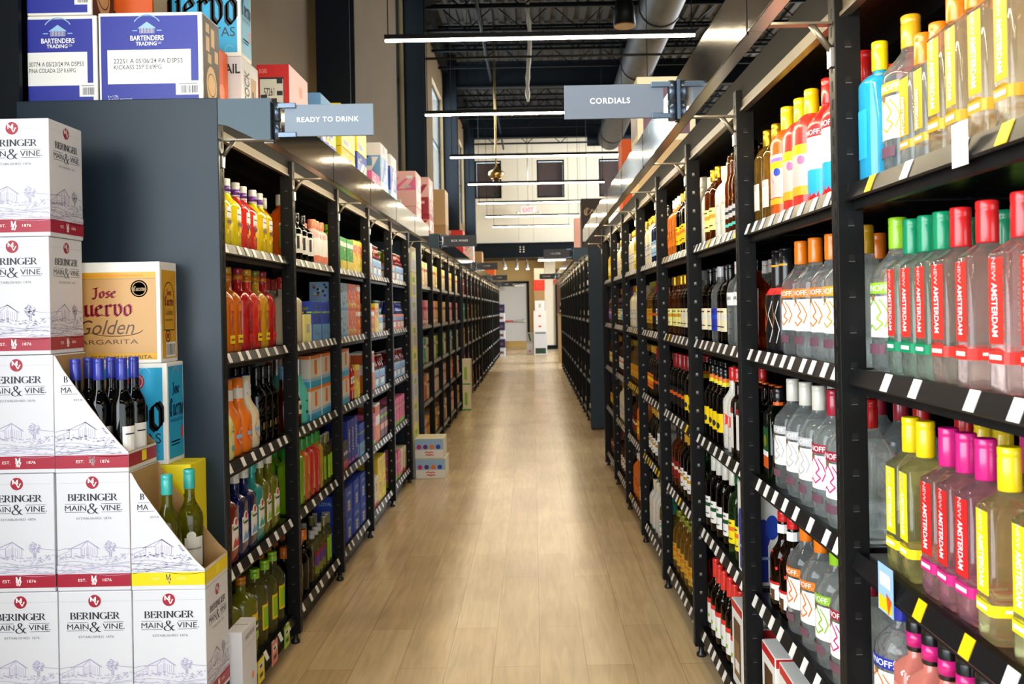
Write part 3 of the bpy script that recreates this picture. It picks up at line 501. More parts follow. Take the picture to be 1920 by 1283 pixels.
bx('ctn_yel', 'cocktail_carton', 'yellow can carton', .13, .12, .20, 'b:yellow', dr((.6, .85, 'orange'), (0, .2, 'lemon'), dots=['olive', 'orange', 'paper']))
bx('ctn_ltblue', 'cocktail_carton', 'light blue patterned can carton', .19, .13, .155, 'b:ltblue', dr((.0, .1, 'sky'), dots=['blue', 'orange', 'paper', 'ink']))
bx('ctn_blue', 'cocktail_carton', 'steel blue can carton', .20, .14, .20, 'b:blue', dr((.0, .42, 'sky'), (.7, .74, 'lime'), dots=['navy', 'sky', 'olive']))
bx('ctn_paley', 'cocktail_carton', 'pale yellow can carton', .13, .13, .135, 'b:ltyellow', dr(panel=(.3, .35, .7, .65, 'lgrey')))
bx('ctn_orange', 'cocktail_carton', 'orange patterned can carton', .11, .12, .155, 'b:orange', dr((.75, .92, 'paper'), dots=['yellow', 'red', 'paper']))
bx('ctn_coral', 'cocktail_carton', 'coral patterned can carton', .11, .12, .155, 'b:coral', dr((.1, .25, 'yellow'), dots=['red', 'paper', 'pink']))
bx('ctn_wblue', 'cocktail_carton', 'white can carton with blue base', .20, .13, .157, 'b:offwhite', dr((.0, .2, 'cyan'), (.2, .3, 'ltblue'), (.9, 1., 'orange'), panel=(.4, .4, .62, .85, 'orange')))
bx('ctn_lilac', 'cocktail_carton', 'mauve can carton', .16, .13, .2, 'b:mauve', dr((.3, .5, 'rose'), (.7, .8, 'lime')))
bx('ctn_absolut', 'cocktail_carton', 'deep blue upright can carton', .09, .13, .26, 'b:royal', lambda F_, w, h: (F_.text('ABSOLUT', w*.5, h*.55, .03, 'paper', h*.55, .015, rot=R90), F_.rect(w*.1, h*.04, w*.9, h*.1, 'magenta')))
bx('ctn_red', 'cocktail_carton', 'black carton with red base', .15, .13, .16, 'b:dgrey', dr((0, .3, 'red'), (.5, .62, 'lgrey')))
bx('ctn_purp', 'cocktail_carton', 'purple carton with green panel', .14, .13, .19, 'b:purple', dr((.1, .35, 'lime'), (.35, .45, 'magenta')))
bx('ctn_loyal', 'cocktail_carton', 'bright blue can carton with white panel', .17, .13, .155, 'b:blue', lambda F_, w, h: (F_.text('LOYAL', w*.5, h*.74, h*.13, 'ltblue', w*.55, .02), F_.rect(w*.33, h*.1, w*.67, h*.48, 'lgrey'), F_.rect(w*.38, h*.2, w*.62, h*.24, 'dgrey', .0012), F_.rect(w*.38, h*.32, w*.62, h*.36, 'dgrey', .0012)))
bx('ctn_whtslim', 'cocktail_carton', 'slim white can carton', .09, .12, .22, 'b:offwhite', dr((.0, .1, 'orange'), (.55, .6, 'lgrey'), panel=(.3, .2, .7, .4, 'coral')))
bx('ctn_ora_wht', 'cocktail_carton', 'orange and white tall carton', .10, .12, .26, 'b:white', dr((.0, .45, 'orange'), (.7, .95, 'dorange')))
bx('ctn_pink', 'cocktail_carton', 'pink can carton', .14, .12, .21, 'b:pink', dr((0, .15, 'lime'), (.6, .7, 'rose'), dots=['magenta', 'rose', 'red']))
bx('ctn_redwht', 'cocktail_carton', 'white carton with red figures', .12, .12, .2, 'b:cream', dr((.0, .14, 'red'), dots=['red', 'dred', 'mustard']))
bx('ctn_ylbag', 'cocktail_carton', 'yellow wrapped can pack', .15, .14, .15, 'b:yellow', dr((.1, .3, 'lemon'), dots=['sky', 'lav', 'lemon']))
bx('gift_red', 'gift_carton', 'red-and-white gift box with window', .16, .12, .29, 'b:white', lambda F_, w, h: (F_.rect(w*.04, h*.9, w*.96, h*.99, 'red'), F_.rect(w*.2, h*.12, w*.8, h*.8, 'brown', .0009), F_.rect(w*.3, h*.14, w*.7, h*.55, 'kraftd', .0013), F_.rect(w*.3, h*.2, w*.68, h*.32, 'paper', .0016)), side=lambda F_, w, h: (F_.rect(w*.02, h*.9, w*.98, h*.99, 'red'), F_.text('Gr', w*.3, h*.7, .03, 'red', None, .0, .3), F_.rect(w*.2, h*.56, w*.7, h*.58, 'lgrey')))
bx('box_blue_w', 'gift_carton', 'white gift carton with blue drops', .09, .09, .30, 'b:white', lambda F_, w, h: (F_.disc(w*.35, h*.55, .022, 'royal', .001, 16, 2.2), F_.disc(w*.66, h*.62, .022, 'blue', .0013, 16, 1.8), F_.rect(w*.25, h*.04, w*.5, h*.42, 'royal'), F_.rect(w*.2, h*.28, w*.8, h*.31, 'ltblue', .0014)))
BWC = [('yellow', 'orange', 'paper', 'bright yellow'), ('cream', 'dred', 'rose', 'cream and red'), ('pink', 'wine', 'paper', 'pink'), ('offwhite', 'mauve', 'rose', 'white and mauve'), ('mustard', 'brown', 'cream', 'mustard'), ('teal', 'paper', 'lime', 'teal'), ('lime', 'paper', 'dgreen', 'green'), ('wine', 'cream', 'gold', 'burgundy'), ('dbrown', 'gold', 'cream', 'dark brown'), ('orange', 'paper', 'red', 'orange'), ('purple', 'rose', 'paper', 'purple'), ('dgrey', 'lgrey', 'red', 'charcoal'), ('kraft', 'paper', 'dred', 'tan'), ('rose', 'magenta', 'paper', 'rose'), ('sky', 'paper', 'navy', 'sky blue')]
for i, (a, b, c, cn) in enumerate(BWC):
    bx(f'bw{i}', 'wine_carton', f'{cn} box-wine carton', .14, .16, .25, 'b:'+a, dr((.62, .74, b), (.08, .2, c), panel=(.25, .28, .75, .56, c)))
def sixpack(key, bodyc, basec, topc, desc):
    def mk():
        mb = MB(); w, d = .19, .125
        mb.box(-w/2, w/2, -d/2, d/2, 0, .12, 'b:'+basec, .003)
        f, r, l = carton_faces(mb, w, d, .12)
        for q, ww in ((f, w), (r, d), (l, d)): q.rect(.004, .075, ww-.004, .1, topc); q.rect(ww*.2, .02, ww*.8, .06, 'paper'); q.rect(ww*.1, .063, ww*.9, .072, bodyc)
        o = mb.build('six_pack')
        for ix in range(3):
            for iy in range(2):
                b = MB(); cx, cy = (ix-1)*.06, (iy-.5)*.06
                b.lathe([(.121, .027), (.15, .026), (.17, .0135), (.215, .0125)], 'j:'+bodyc, 10, (cx, cy)); b.lathe([(.2152, .0145), (.222, .0135)], 'c:lgrey', 10, (cx, cy)); b.build('bottle', o)
        return o
    BOXK[key] = mk; BOXW[key] = (.19, .125, .222, desc, 'six-pack')
sixpack('six_red', 'dred', 'ltblue', 'sky', 'six-pack of red drink bottles')
sixpack('six_blu', 'royal', 'coral', 'sky', 'six-pack of blue drink bottles')
sixpack('six_teal', 'teal', 'offwhite', 'sky', 'six-pack of teal drink bottles')
sixpack('six_grn', 'olive', 'coral', 'ltblue', 'six-pack of green drink bottles')
# ================================================================== THE ROOM
XL, XR, YB, YF, ZC = -2.05, 12.0, -7.0, 30.5, 7.5
wallm = pr('tan_wall_paint', hexc('6b5738'), .8, noise=.04, nscale=2)
creamw = pr('cream_wall_paint', hexc('e9e0cb'), .75, noise=.03, nscale=2)
yellw = pr('ochre_wall_paint', hexc('d2b277'), .75, noise=.03, nscale=2)
roofm = pr('roof_deck_dark_paint', (.019, .02, .021), .6, noise=.2, nscale=1.5)
steeld = pr('dark_structural_steel', (.0045, .0075, .011), .55, 0, 0, .15, noise=.15, nscale=3)
MATS['floor'] = floor_mat(); MATS['wall'] = wallm; MATS['creamw'] = creamw; MATS['yellw'] = yellw; MATS['roof'] = roofm; MATS['steeld'] = steeld
MATS['duct'] = pr('painted_duct', (.016, .016, .017), .5, 0, noise=.15, nscale=4)
MATS['glass'] = glassm('window_glass', (.92, .97, 1), .9, .02)
MATS['door'] = pr('door_grey_paint', hexc('c4c3bf'), .5, noise=.03, nscale=3)
MATS['brass'] = pr('brass', (.55, .38, .14), .28, .9)
MATS['seam'] = pr('panel_seam', hexc('b8ae98'), .8)
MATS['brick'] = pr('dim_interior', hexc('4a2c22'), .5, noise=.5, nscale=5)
MATS['wood'] = pr('brown_wood', hexc('5c3a22'), .5, noise=.25, nscale=6)
b = MB(); b.box(XL, XR, YB, 33.2, -.1, 0, 'floor'); struct(b.build('floor'))
b = MB()                                              # corrugated roof deck
n = 0; y = 0.
x = XL
while x < XR:
    b.face([(x, YB, ZC), (x, YF, ZC), (x+.11, YF, ZC), (x+.11, YB, ZC)], 'roof')
    b.face([(x+.11, YB, ZC), (x+.11, YF, ZC), (x+.13, YF, ZC+.06), (x+.13, YB, ZC+.06)], 'roof')
    b.face([(x+.13, YB, ZC+.06), (x+.13, YF, ZC+.06), (x+.22, YF, ZC+.06), (x+.22, YB, ZC+.06)], 'roof')
    b.face([(x+.22, YB, ZC+.06), (x+.22, YF, ZC+.06), (x+.24, YF, ZC), (x+.24, YB, ZC)], 'roof')
    x += .24
b.box(XL, XR, YB, YF, ZC+.07, ZC+.2, 'roof'); struct(b.build('ceiling'))
# left wall with tall windows
WIN = [(-4.9, 1.7, .9, 3.7), (13.95, 14.75, 3.55, 6.9), (19.0, 21.2, 4.05, 6.4), (25.9, 27.5, 4.0, 6.4)]
b = MB(); yy = YB
for y0, y1, z0, z1 in WIN:
    b.box(XL-.25, XL, yy, y0, 0, ZC, 'wall'); b.box(XL-.25, XL, y0, y1, 0, z0, 'wall'); b.box(XL-.25, XL, y0, y1, z1, ZC, 'wall'); yy = y1
b.box(XL-.25, XL, yy, 33.2, 0, ZC, 'wall'); struct(b.build('wall_left'))
for i, (y0, y1, z0, z1) in enumerate(WIN):
    b = MB(); fr = .045
    for a0, a1, c0, c1 in ((y0, y0+fr, z0, z1), (y1-fr, y1, z0, z1), (y0, y1, z0, z0+fr), (y0, y1, z1-fr, z1), (y0, y1, (z0+z1)/2-.02, (z0+z1)/2+.02)):
        b.box(XL-.14, XL-.08, a0, a1, c0, c1, 'steeld')
    w = struct(b.build(f'window_{i+1}')); g = MB(); g.box(XL-.115, XL-.105, y0+fr, y1-fr, z0+fr, z1-fr, 'glass'); part(g, 'pane', w)
b = MB(); b.box(XR, XR+.2, YB, 21, 0, ZC, 'wall'); b.box(XR, XR+.2, 21, 33.2, 0, 2.2, 'wall'); b.box(XR, XR+.2, 21, 33.2, 7.2, ZC, 'wall'); b.box(XR, XR+.2, 30, 33.2, 2.2, 7.2, 'wall'); struct(b.build('wall_right'))  # unseen wall; its large opening is added for the side light
b = MB(); b.box(XL, XR, YB-.2, YB, 4.9, ZC, 'wall'); b.box(XL, -4.2+.2+2, YB-.2, YB, 0, 4.9, 'wall'); struct(b.build('wall_front'))
# upper far wall above the steel beam, with interior windows
FW = [(-1.89, -1.0, 5.22, 6.5), (.2, 1.13, 5.22, 6.5), (2.3, 3.2, 5.22, 6.5), (4.4, 5.3, 5.22, 6.5)]
b = MB(); xx = XL
for x0, x1, z0, z1 in FW:
    wm = 'creamw' if x1 < 3.3 else 'wall'
    b.box(xx, x0, YF, YF+.2, 3.7, ZC, wm); b.box(x0, x1, YF, YF+.2, 3.7, z0, wm); b.box(x0, x1, YF, YF+.2, z1, ZC, wm); xx = x1
b.box(xx, XR, YF, YF+.2, 3.7, ZC, 'wall')
for xs in (-.45, .05, 1.65, 2.15): b.box(xs, xs+.01, YF-.002, YF, 3.75, ZC-.02, 'seam')
for zs in (5.0, 6.62): b.box(XL+.02, 3.2, YF-.002, YF, zs, zs+.015, 'seam')
struct(b.build('wall_far'))
for i, (x0, x1, z0, z1) in enumerate(FW):
    b = MB(); fr = .05
    for a0, a1, c0, c1 in ((x0, x0+fr, z0, z1), (x1-fr, x1, z0, z1), (x0, x1, z0, z0+fr), (x0, x1, z1-fr, z1)): b.box(a0, a1, YF+.02, YF+.1, c0, c1, 'steeld')
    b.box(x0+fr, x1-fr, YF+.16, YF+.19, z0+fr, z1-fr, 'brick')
    w = struct(b.build(f'window_{i+5}')); g = MB(); g.box(x0+fr, x1-fr, YF+.05, YF+.06, z0+fr, z1-fr, 'glass'); part(g, 'pane', w)
b = MB(); b.box(XL, XR, YF-.16, YF, 3.2, 3.24, 'steeld'); b.box(XL, XR, YF-.16, YF, 3.66, 3.7, 'steeld'); b.box(XL, XR, YF-.09, YF-.06, 3.24, 3.66, 'steeld')
for bx_ in (-.42, -.3):
    for bz in (3.38, 3.46, 3.54): b.box(bx_, bx_+.03, YF-.11, YF-.09, bz, bz+.03, 'steel')
struct(b.build('beam'))
b = MB(); b.box(XL, XR, YF, 33.2, 3.24, 3.4, 'roof'); struct(b.build('ceiling_low'))
b = MB(); b.box(XL, XR, 33.0, 33.2, 0, 3.24, 'yellw'); struct(b.build('wall_back'))
b = MB(); b.box(.42, .82, 32.55, 33.0, 0, 3.24, 'creamw'); b.box(.40, .84, 32.53, 32.56, 0, .14, 'steeld'); b.box(.8, .86, 32.5, 32.56, 0, 2.75, 'steeld'); struct(b.build('pillar'))
b = MB(); b.box(.86, 2.4, 32.6, 33.0, 0, 2.9, 'wood'); struct(b.build('trim_1'))
# the exit door
DX0, DX1 = -1.28, -.22
b = MB()
for a0, a1, c0, c1 in ((DX0-.08, DX0, 0, 2.48), (DX1, DX1+.08, 0, 2.48), (DX0-.08, DX1+.08, 2.4, 2.48)): b.box(a0, a1, 32.9, 33.0, c0, c1, 'steeld')
dr_ = struct(b.build('door_1'))
p = MB(); p.box(DX0, DX1, 32.93, 32.98, .01, 2.4, 'door', .004); part(p, 'door_leaf', dr_)
p = MB(); p.box(DX0+.03, DX1-.03, 32.92, 32.93, .03, .30, 'brass'); part(p, 'kick_plate', dr_)
p = MB(); p.box(DX0+.06, DX1-.06, 32.86, 32.9, 1.0, 1.06, 'steel', .005); p.box(DX0+.06, DX0+.55, 32.855, 32.86, 1.01, 1.05, 'red'); p.box(DX0+.05, DX0+.15, 32.88, 32.93, .97, 1.09, 'steel'); p.box(DX1-.15, DX1-.05, 32.88, 32.93, .97, 1.09, 'steel'); part(p, 'push_bar', dr_)
p = MB(); p.box(DX0+.08, DX0+.16, 32.925, 32.93, 1.2, 1.62, 'steel'); part(p, 'latch_guard', dr_)
p = MB(); p.box(DX1-.45, DX1-.15, 32.87, 32.93, 2.28, 2.35, 'steel', .005); p.tube((DX1-.4, 32.86, 2.36), (DX1-.15, 32.8, 2.38), .012, 'steel'); part(p, 'door_closer', dr_)
# steel columns and roof girders
for i, y0 in enumerate((3.05, 8.7, 14.8, 21.3, 27.6)):
    b = MB(); xp = -1.725
    b.box(XL, xp, y0, y0+.02, 0, ZC, 'steeld'); b.box(XL, xp, y0+.24, y0+.26, 0, ZC, 'steeld'); b.box((XL+xp)/2-.012, (XL+xp)/2+.012, y0+.02, y0+.24, 0, ZC, 'steeld')
    struct(b.build('column' if i == 0 else f'column_{i}'))
    if i > 1:
        g = MB(); g.box(XL, XR, y0+.02, y0+.24, 6.72, 6.75, 'steeld'); g.box(XL, XR, y0+.02, y0+.24, 7.3, 7.33, 'steeld'); g.box(XL, XR, y0+.115, y0+.145, 6.75, 7.3, 'steeld'); struct(g.build(f'beam_{i}'))
b = MB(); b.box(XL, XL+.16, YB, YF, 7.05, 7.45, 'steeld'); struct(b.build('beam_edge'))
# open-web joists
jm = MB()
def joist(mb, zt, zb, m):
    for z in (zt, zb): mb.box(XL, XR, -.03, .03, z-.025, z+.025, m)
    k = 0; x = XL+.3
    while x < XR-.6:
        mb.tube((x, 0, zb if k % 2 else zt), (x+.55, 0, zt if k % 2 else zb), .014, m, 5); x += .55; k += 1
joist(jm, 7.44, 6.95, 'steeld')
j0 = jm.build('roof_joist'); j0.location = (0, 9.6, 0)
ys = [y for y in [9.6+1.35*i for i in range(16)] if all(abs(y-c) > .35 for c in (14.92, 21.42, 27.72))]
for i, y in enumerate(ys):
    o = j0 if i == 0 else clone(j0, (0, y, 0)); o['kind'] = 'structure'
# duct
b = MB(); R_ = .36
b.rings([[(2.25+(y-14)*.012+R_*math.cos(2*PI*j/20), y, 6.6+R_*math.sin(2*PI*j/20)) for j in range(20)] for y in [10+q*.6 for q in range(30)]], 'duct')
dt = empty('round_air_duct', (2.4, 19, 6.6)); tag(dt, 'large round grey air duct running under the dark roof deck', 'air duct'); part(b, 'duct_run', dt)
b = MB()
for y in (11.8, 15.4, 19., 22.6, 26.2): b.rings([[(2.25+(yy-14)*.012+(R_+.02)*math.cos(2*PI*j/20), yy, 6.6+(R_+.02)*math.sin(2*PI*j/20)) for j in range(20)] for yy in (y, y+.06)], 'duct')
part(b, 'joint_collar', dt)
b = MB(); b.tube((1.75, 27.7, 6.6), (3.1, 27.7, 6.6), .17, 'steeld', 16); part(b, 'outlet', dt)
for y in (14., 20., 26.):
    b = MB(); b.tube((2.3, y, 6.95), (2.3, y, 7.5), .012, 'duct'); part(b, 'hanger_rod', dt)
def pipe(name, pts, r, m, label, cat):
    b = MB()
    for p0, p1 in zip(pts, pts[1:]): b.tube(p0, p1, r, m, 8)
    tag(b.build(name), label, cat)
pipe('sprinkler_pipe', [(-.9, 8, 6.85), (-.9, 30.3, 6.85)], .03, 'steeld', 'thin dark sprinkler pipe running lengthwise under the roof', 'pipe')
pipe('roof_conduit', [(3.6, 8, 6.8), (3.6, 30.3, 6.8)], .05, 'duct', 'dark conduit running beside the round air duct', 'pipe')
pipe('cross_conduit', [(XL, 16.6, 6.1), (6, 16.6, 6.1)], .025, 'duct', 'pale thin conduit crossing below the roof joists', 'pipe')
# linear pendant lamps, a row going back
def bar(first, Y, xl, xr, z, label):
    r = empty('linear_pendant_lamp', ((xl+xr)/2, Y, z)); tag(r, label, 'pendant lamp', 'linear pendant lamps over the aisle')
    b = MB(); b.box(xl, xr, Y-.03, Y+.03, z+.008, z+.05, 'post'); part(b, 'housing', r)
    b = MB(); b.box(xl+.005, xr-.005, Y-.018, Y+.018, z-.007, z+.008, 'tube'); part(b, 'light_tube', r)
    for x in (xl+.03, xr-.03):
        b = MB(); b.tube((x, Y, z+.05), (x, Y, 7.48), .005, 'steeld', 5); part(b, 'suspension_cable', r)
ordn = ['nearest', 'second nearest', 'third', 'fourth', 'fifth', 'sixth', 'farthest']
for k_, Y in enumerate((-1.1, 1.95, 5.0)): bar(False, Y, -1.28, 1.4, 3.885, f'slim linear pendant lamp overhead, {["behind the camera", "above the wine stack", "above the second bays"][k_]}')
for i, (Y, xl, xr) in enumerate([(8.1, -1.29, 1.5), (11.2, -1.3, 1.5), (14.35, -1.28, 1.5), (17.45, -1.22, 1.42), (20.6, -1.22, 1.3), (23.6, -1.2, 1.25), (26.5, -1.14, 1.12)]):
    bar(i == 0, Y, xl, xr, 3.885, f'{ordn[i]} slim glowing linear pendant lamp in the row over the aisle')
# small hanging things
r = empty('black_pendant_lamp', (1.34, 12.5, 5.3)); tag(r, 'black cylindrical pendant lamp hanging beside the round air duct', 'pendant lamp')
b = MB(); b.rings([[(1.34+q*math.cos(2*PI*j/18), 12.5+q*math.sin(2*PI*j/18), z) for j in range(18)] for z, q in ((5.36, .155), (5.6, .14), (5.75, .105))], 'post'); part(b, 'lamp_shade', r)
b = MB(); b.rings([[(1.34+q*math.cos(2*PI*j/18), 12.5+q*math.sin(2*PI*j/18), z) for j in range(18)] for z, q in ((5.345, .15), (5.36, .15))], 'kraft'); part(b, 'diffuser', r)
b = MB(); b.tube((1.34, 12.5, 5.75), (1.34, 12.5, 7.48), .012, 'post'); part(b, 'stem', r)
b = MB(); b.path([(.0+.03*math.sin(z*3.1), 17, z) for z in [5.37+q*.15 for q in range(15)]], [.02+.03*abs(math.sin(q*1.7)) for q in range(15)], 'offwhite', 7)
tag(b.build('hanging_streamer'), 'twisted pale fabric streamer hanging from the roof above the aisle', 'streamer')
r = empty('brass_pendant_lamp', (-.73, 19, 4.1)); tag(r, 'small bronze bell-shaped pendant lamp on a long rod', 'pendant lamp')
b = MB(); b.lathe([(4.22, .11), (4.3, .17), (4.36, .16), (4.42, .05), (4.46, .03)], 'brass', 16, (-.73, 19)); part(b, 'lamp_shade', r)
b = MB(); b.lathe([(4.05, .02), (4.1, .07), (4.16, .08), (4.22, .06)], 'wood', 14, (-.73, 19)); part(b, 'bulb', r)
b = MB(); b.tube((-.73, 19, 4.46), (-.73, 19, 7.48), .02, 'brass'); part(b, 'rod', r)
r = empty('exit_sign', (-.12, 29.9, 4.75)); tag(r, 'lit red and white EXIT sign hanging before the pale far wall', 'exit sign')
b = MB(); b.box(-.36, .14, 29.88, 29.93, 4.62, 4.88, 'white', .01); f = Face(b, (-.36, 29.88, 4.62), (1, 0, 0), (0, 0, 1)); f.text('EXIT', .25, .13, .15, 'exit_red', .36, .03); part(b, 'sign_box', r)
b = MB(); b.tube((-.11, 29.9, 4.88), (-.11, 29.9, 7.45), .012, 'steel'); part(b, 'stem', r)
for sx in (-.47, .25):
    b = MB(); b.tube((sx, 29.9, 4.66), (sx, 29.84, 4.6), .05, 'white', 10); part(b, 'emergency_lamp', r)
for k, (x, y, rx) in enumerate(((-1.0, 31.4, .5), (-.55, 31.8, 0), (-.2, 32.2, .2))):
    r = empty('track_spotlight', (x, y, 3.1)); tag(r, f'white track spotlight under the low ceiling, {["first", "second", "third"][k]} from the steel columns', 'spotlight')
    b = MB(); b.tube((x, y, 3.1), (x+.12*rx, y-.1, 2.88), .055, 'white', 12); part(b, 'lamp_head', r)
    b = MB(); b.tube((x+.12*rx, y-.1, 2.88), (x+.125*rx, y-.102, 2.872), .045, 'spot', 12); part(b, 'lens', r)
    b = MB(); b.tube((x, y, 3.08), (x, y, 3.245), .015, 'white', 8); part(b, 'stem', r)
r = empty('low_strip_lamp', (.75, 31.6, 3.15)); tag(r, 'glowing white strip lamp under the low ceiling near the cream pillar', 'lamp')
b = MB(); b.box(.2, 1.3, 31.55, 31.65, 3.14, 3.17, 'spot'); part(b, 'light_tube', r); b = MB(); b.box(.2, 1.3, 31.53, 31.67, 3.17, 3.24, 'white'); part(b, 'housing', r)
# ================================================================== SHELVING
LV = [.13, .555, .925, 1.31, 1.695]                   # shelf tops
LVN = ['bottom', 'fourth', 'third', 'second', 'top']
ZT = 2.175
PITCH = .914
ORD = ['first', 'second', 'third', 'fourth', 'fifth', 'sixth', 'seventh', 'eighth', 'ninth', 'tenth', 'eleventh', 'twelfth', 'thirteenth', 'fourteenth', 'fifteenth', 'sixteenth', 'seventeenth', 'eighteenth', 'nineteenth', 'twentieth']
def sy(s, a, b): return (a, b) if s > 0 else (b, a)
class Bay:
    """origin at the aisle-side foot line; s=+1: stock lies towards +X. Front plane of the posts at local x=0."""
    CACHE = {}
def bay(s, xf, y0, depth, label, detail, first, tags, led=True, group=None, taps=None):
    y0 = y0+.0205; r = empty('shelving_bay', (xf, y0, 0)); tag(r, label, 'shelving', group)
    def X(a, b): return (min(s*a, s*b), max(s*a, s*b))
    def put_mesh(key, name, fn, loc, parent):
        k = (key, s, round(depth, 3))
        if k not in Bay.CACHE:
            mb = MB(); fn(mb); o = mb.build(name, parent, loc); Bay.CACHE[k] = o.data
        else:
            o = bpy.data.objects.new(name, Bay.CACHE[k]); COL.objects.link(o); o.parent = parent; o.location = loc
        return o
    def post(mb):
        a, c = X(-.028, .027); mb.box(a, c, -.02, .02, .045, 2.12, 'post', .002)
        if detail:
            for k in range(27):
                z = .12+k*.075
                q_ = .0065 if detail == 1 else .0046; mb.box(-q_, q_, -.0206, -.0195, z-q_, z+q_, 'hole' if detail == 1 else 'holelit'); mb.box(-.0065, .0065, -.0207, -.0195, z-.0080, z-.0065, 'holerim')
            q = s*-.028
            for k in range(52):
                z = .1+k*.0385; mb.box(min(q, q-s*.0004), max(q, q-s*.0004), -.004, .004, z-.011, z+.011, 'hole')
    def foot(mb): mb.lathe([(0, .02), (.012, .02), (.02, .011), (.046, .011)], 'footm', 12)
    ys = [PITCH-.0205] + ([-.0205] if first else [])
    for y in ys:
        put_mesh('post'+str(detail), 'post', post, (0, y, 0), r)
        put_mesh('foot', 'levelling_foot', foot, (0, y, 0), r)
    def rear(mb): a, c = X(depth-.05, depth); mb.box(a, c, -.02, .02, 0, 2.12, 'post')
    for y in ys: put_mesh('rear', 'rear_post', rear, (0, y, 0), r)
    def back(mb): a, c = X(depth-.012, depth-.004); mb.box(a, c, .002, PITCH-.045, .1, 2.12, 'back')  # added sheet: shelving is open-backed, its dark inside is painted black
    put_mesh('back', 'back_panel', back, (0, 0, 0), r)
    for k, z in enumerate(LV):
        def deck(mb):
            a, c = X(.004, depth-.02); mb.box(a, c, .002, PITCH-.043, -.028, 0, 'shelf')
            a, c = X(.004, .02); mb.box(a, c, .002, PITCH-.043, -.05, 0, 'post')
        sh = put_mesh('deck', 'shelf', deck, (0, 0, z), r)
        def strip(mb):                                  # slanted clear price channel
            x0, x1 = -s*.014, s*.002
            P = [(x0, -.028), (x0+s*.003, -.032), (x1, -.030), (x1, .002), (x1-s*.003, .005)]
            for (a, za), (c, zc) in zip(P, P[1:]+P[:1]): mb.face([(a, .003, za), (a, PITCH-.043, za), (c, PITCH-.043, zc), (c, .003, zc)][::1 if s < 0 else -1], 'strip')
            mb.face([(a, .003, z_) for a, z_ in P], 'strip'); mb.face([(a, PITCH-.043, z_) for a, z_ in reversed(P)], 'strip')
        st = put_mesh('strip', 'price_strip', strip, (0, 0, 0), sh)
        tg = taps[k] if taps and taps.get(k) else None
        R = random.Random(int(y0*100)+k*7+s)
        n = tags
        if n:
            x0, z0, x1, z1 = -s*.0142, -.0275, -s*.0014, .0045
            if detail:
                def tg_(c):
                    def f(mb):
                        w = .0165
                        q = [(x0, -w, z0), (x0, w, z0), (x1, w, z1), (x1, -w, z1)]
                        o = [(a-s*.0012, y_, z_+.0006) for a, y_, z_ in q]
                        mb.face(o if s < 0 else o[::-1], c); mb.face((q if s > 0 else q[::-1]), c)
                    return f
                y = .05+R.uniform(0, .04)
                while y < PITCH-.07:
                    c = 'paper' if R.random() < (tg if tg is not None else (.95 if s > 0 else 2)) else 'yellow'
                    t_ = put_mesh('tag'+c, 'price_tag', tg_(c), (0, y, 0), sh)
                    y += R.choice((.075, .09, .1, .1, .12))*(1.7 if y0 < 1.5 else 1.2 if s < 0 else 1)
            else:
                def tgs(mb):
                    y = .06
                    while y < PITCH-.05:
                        o = [(x0-s*.001, y-.014, z0), (x0-s*.001, y+.014, z0), (x1-s*.001, y+.014, z1), (x1-s*.001, y-.014, z1)]
                        mb.face(o if s < 0 else o[::-1], 'paper'); y += .1
                g = put_mesh('tags', 'price_tags', tgs, (0, 0, 0), sh); g['kind'] = 'stuff'
    def kick(mb): a, c = X(.03, .045); mb.box(a, c, .02, PITCH-.02, .01, .1, 'post')
    put_mesh('kick', 'kick_plate', kick, (0, 0, 0), r)
    def top(mb):
        a, c = X(.01, depth); mb.box(a, c, .0, PITCH, 2.12, ZT, 'post')
        a, c = X(depth-.08, depth-.05); mb.box(a, c, .02, PITCH-.02, 1.98, 2.06, 'post')
        a, c = X(.2, .23); mb.box(a, c, .0, PITCH, 2.07, 2.12, 'post')
    put_mesh('top', 'top_deck', top, (0, 0, 0), r)
    def header(mb):
        a, c = X(-.01, .008); mb.box(a, c, .0, PITCH, 2.056, 2.088, 'header'); mb.box(a, c, .0, PITCH, 2.088, 2.17, 'back'); a, c = X(-.016, .0); mb.box(a, c, .0, PITCH, 2.052, 2.056, 'header')  # upper face coloured black where the strip light fades out
        a, c = X(-.017, -.0155); mb.box(a, c, .0, PITCH, 2.052, 2.060, 'header')
    put_mesh('header', 'light_header', header, (0, 0, 0), r)
    def ledm(mb): a, c = X(-.158, -.1545); mb.box(a, c, .01, PITCH-.01, 2.0505, 2.058, 'led')
    if led: put_mesh('led', 'light_strip', ledm, (0, 0, 0), r)
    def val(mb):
        a, c = X(-.2022, -.1978); mb.box(a, c, 0, .005, 2.03, ZT, 'post'); a, c = X(-.201, -.198); mb.box(a, c, .005, PITCH-.001, 2.035, ZT, 'brushed' if s > 0 else 'bronze'); a, c = X(-.2, -.165); mb.box(a, c, .002, PITCH-.002, 2.035, 2.039, 'steel')  # left panels take the darkened copy of the same steel
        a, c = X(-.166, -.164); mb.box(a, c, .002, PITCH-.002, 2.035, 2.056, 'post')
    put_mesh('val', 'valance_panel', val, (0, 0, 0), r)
    def arm(mb):
        mb.box(*X(-.198, -.03), -.012, .012, 2.04, 2.045, 'header'); mb.tube((-s*.07, 0, 2.042), (-s*.028, 0, 1.985), .007, 'header', 6); mb.box(*X(-.034, -.026), -.012, .012, 1.95, 1.99, 'steel')
    for y in ys: put_mesh('arm', 'bracket_arm', arm, (0, y, 0), r)
    return r
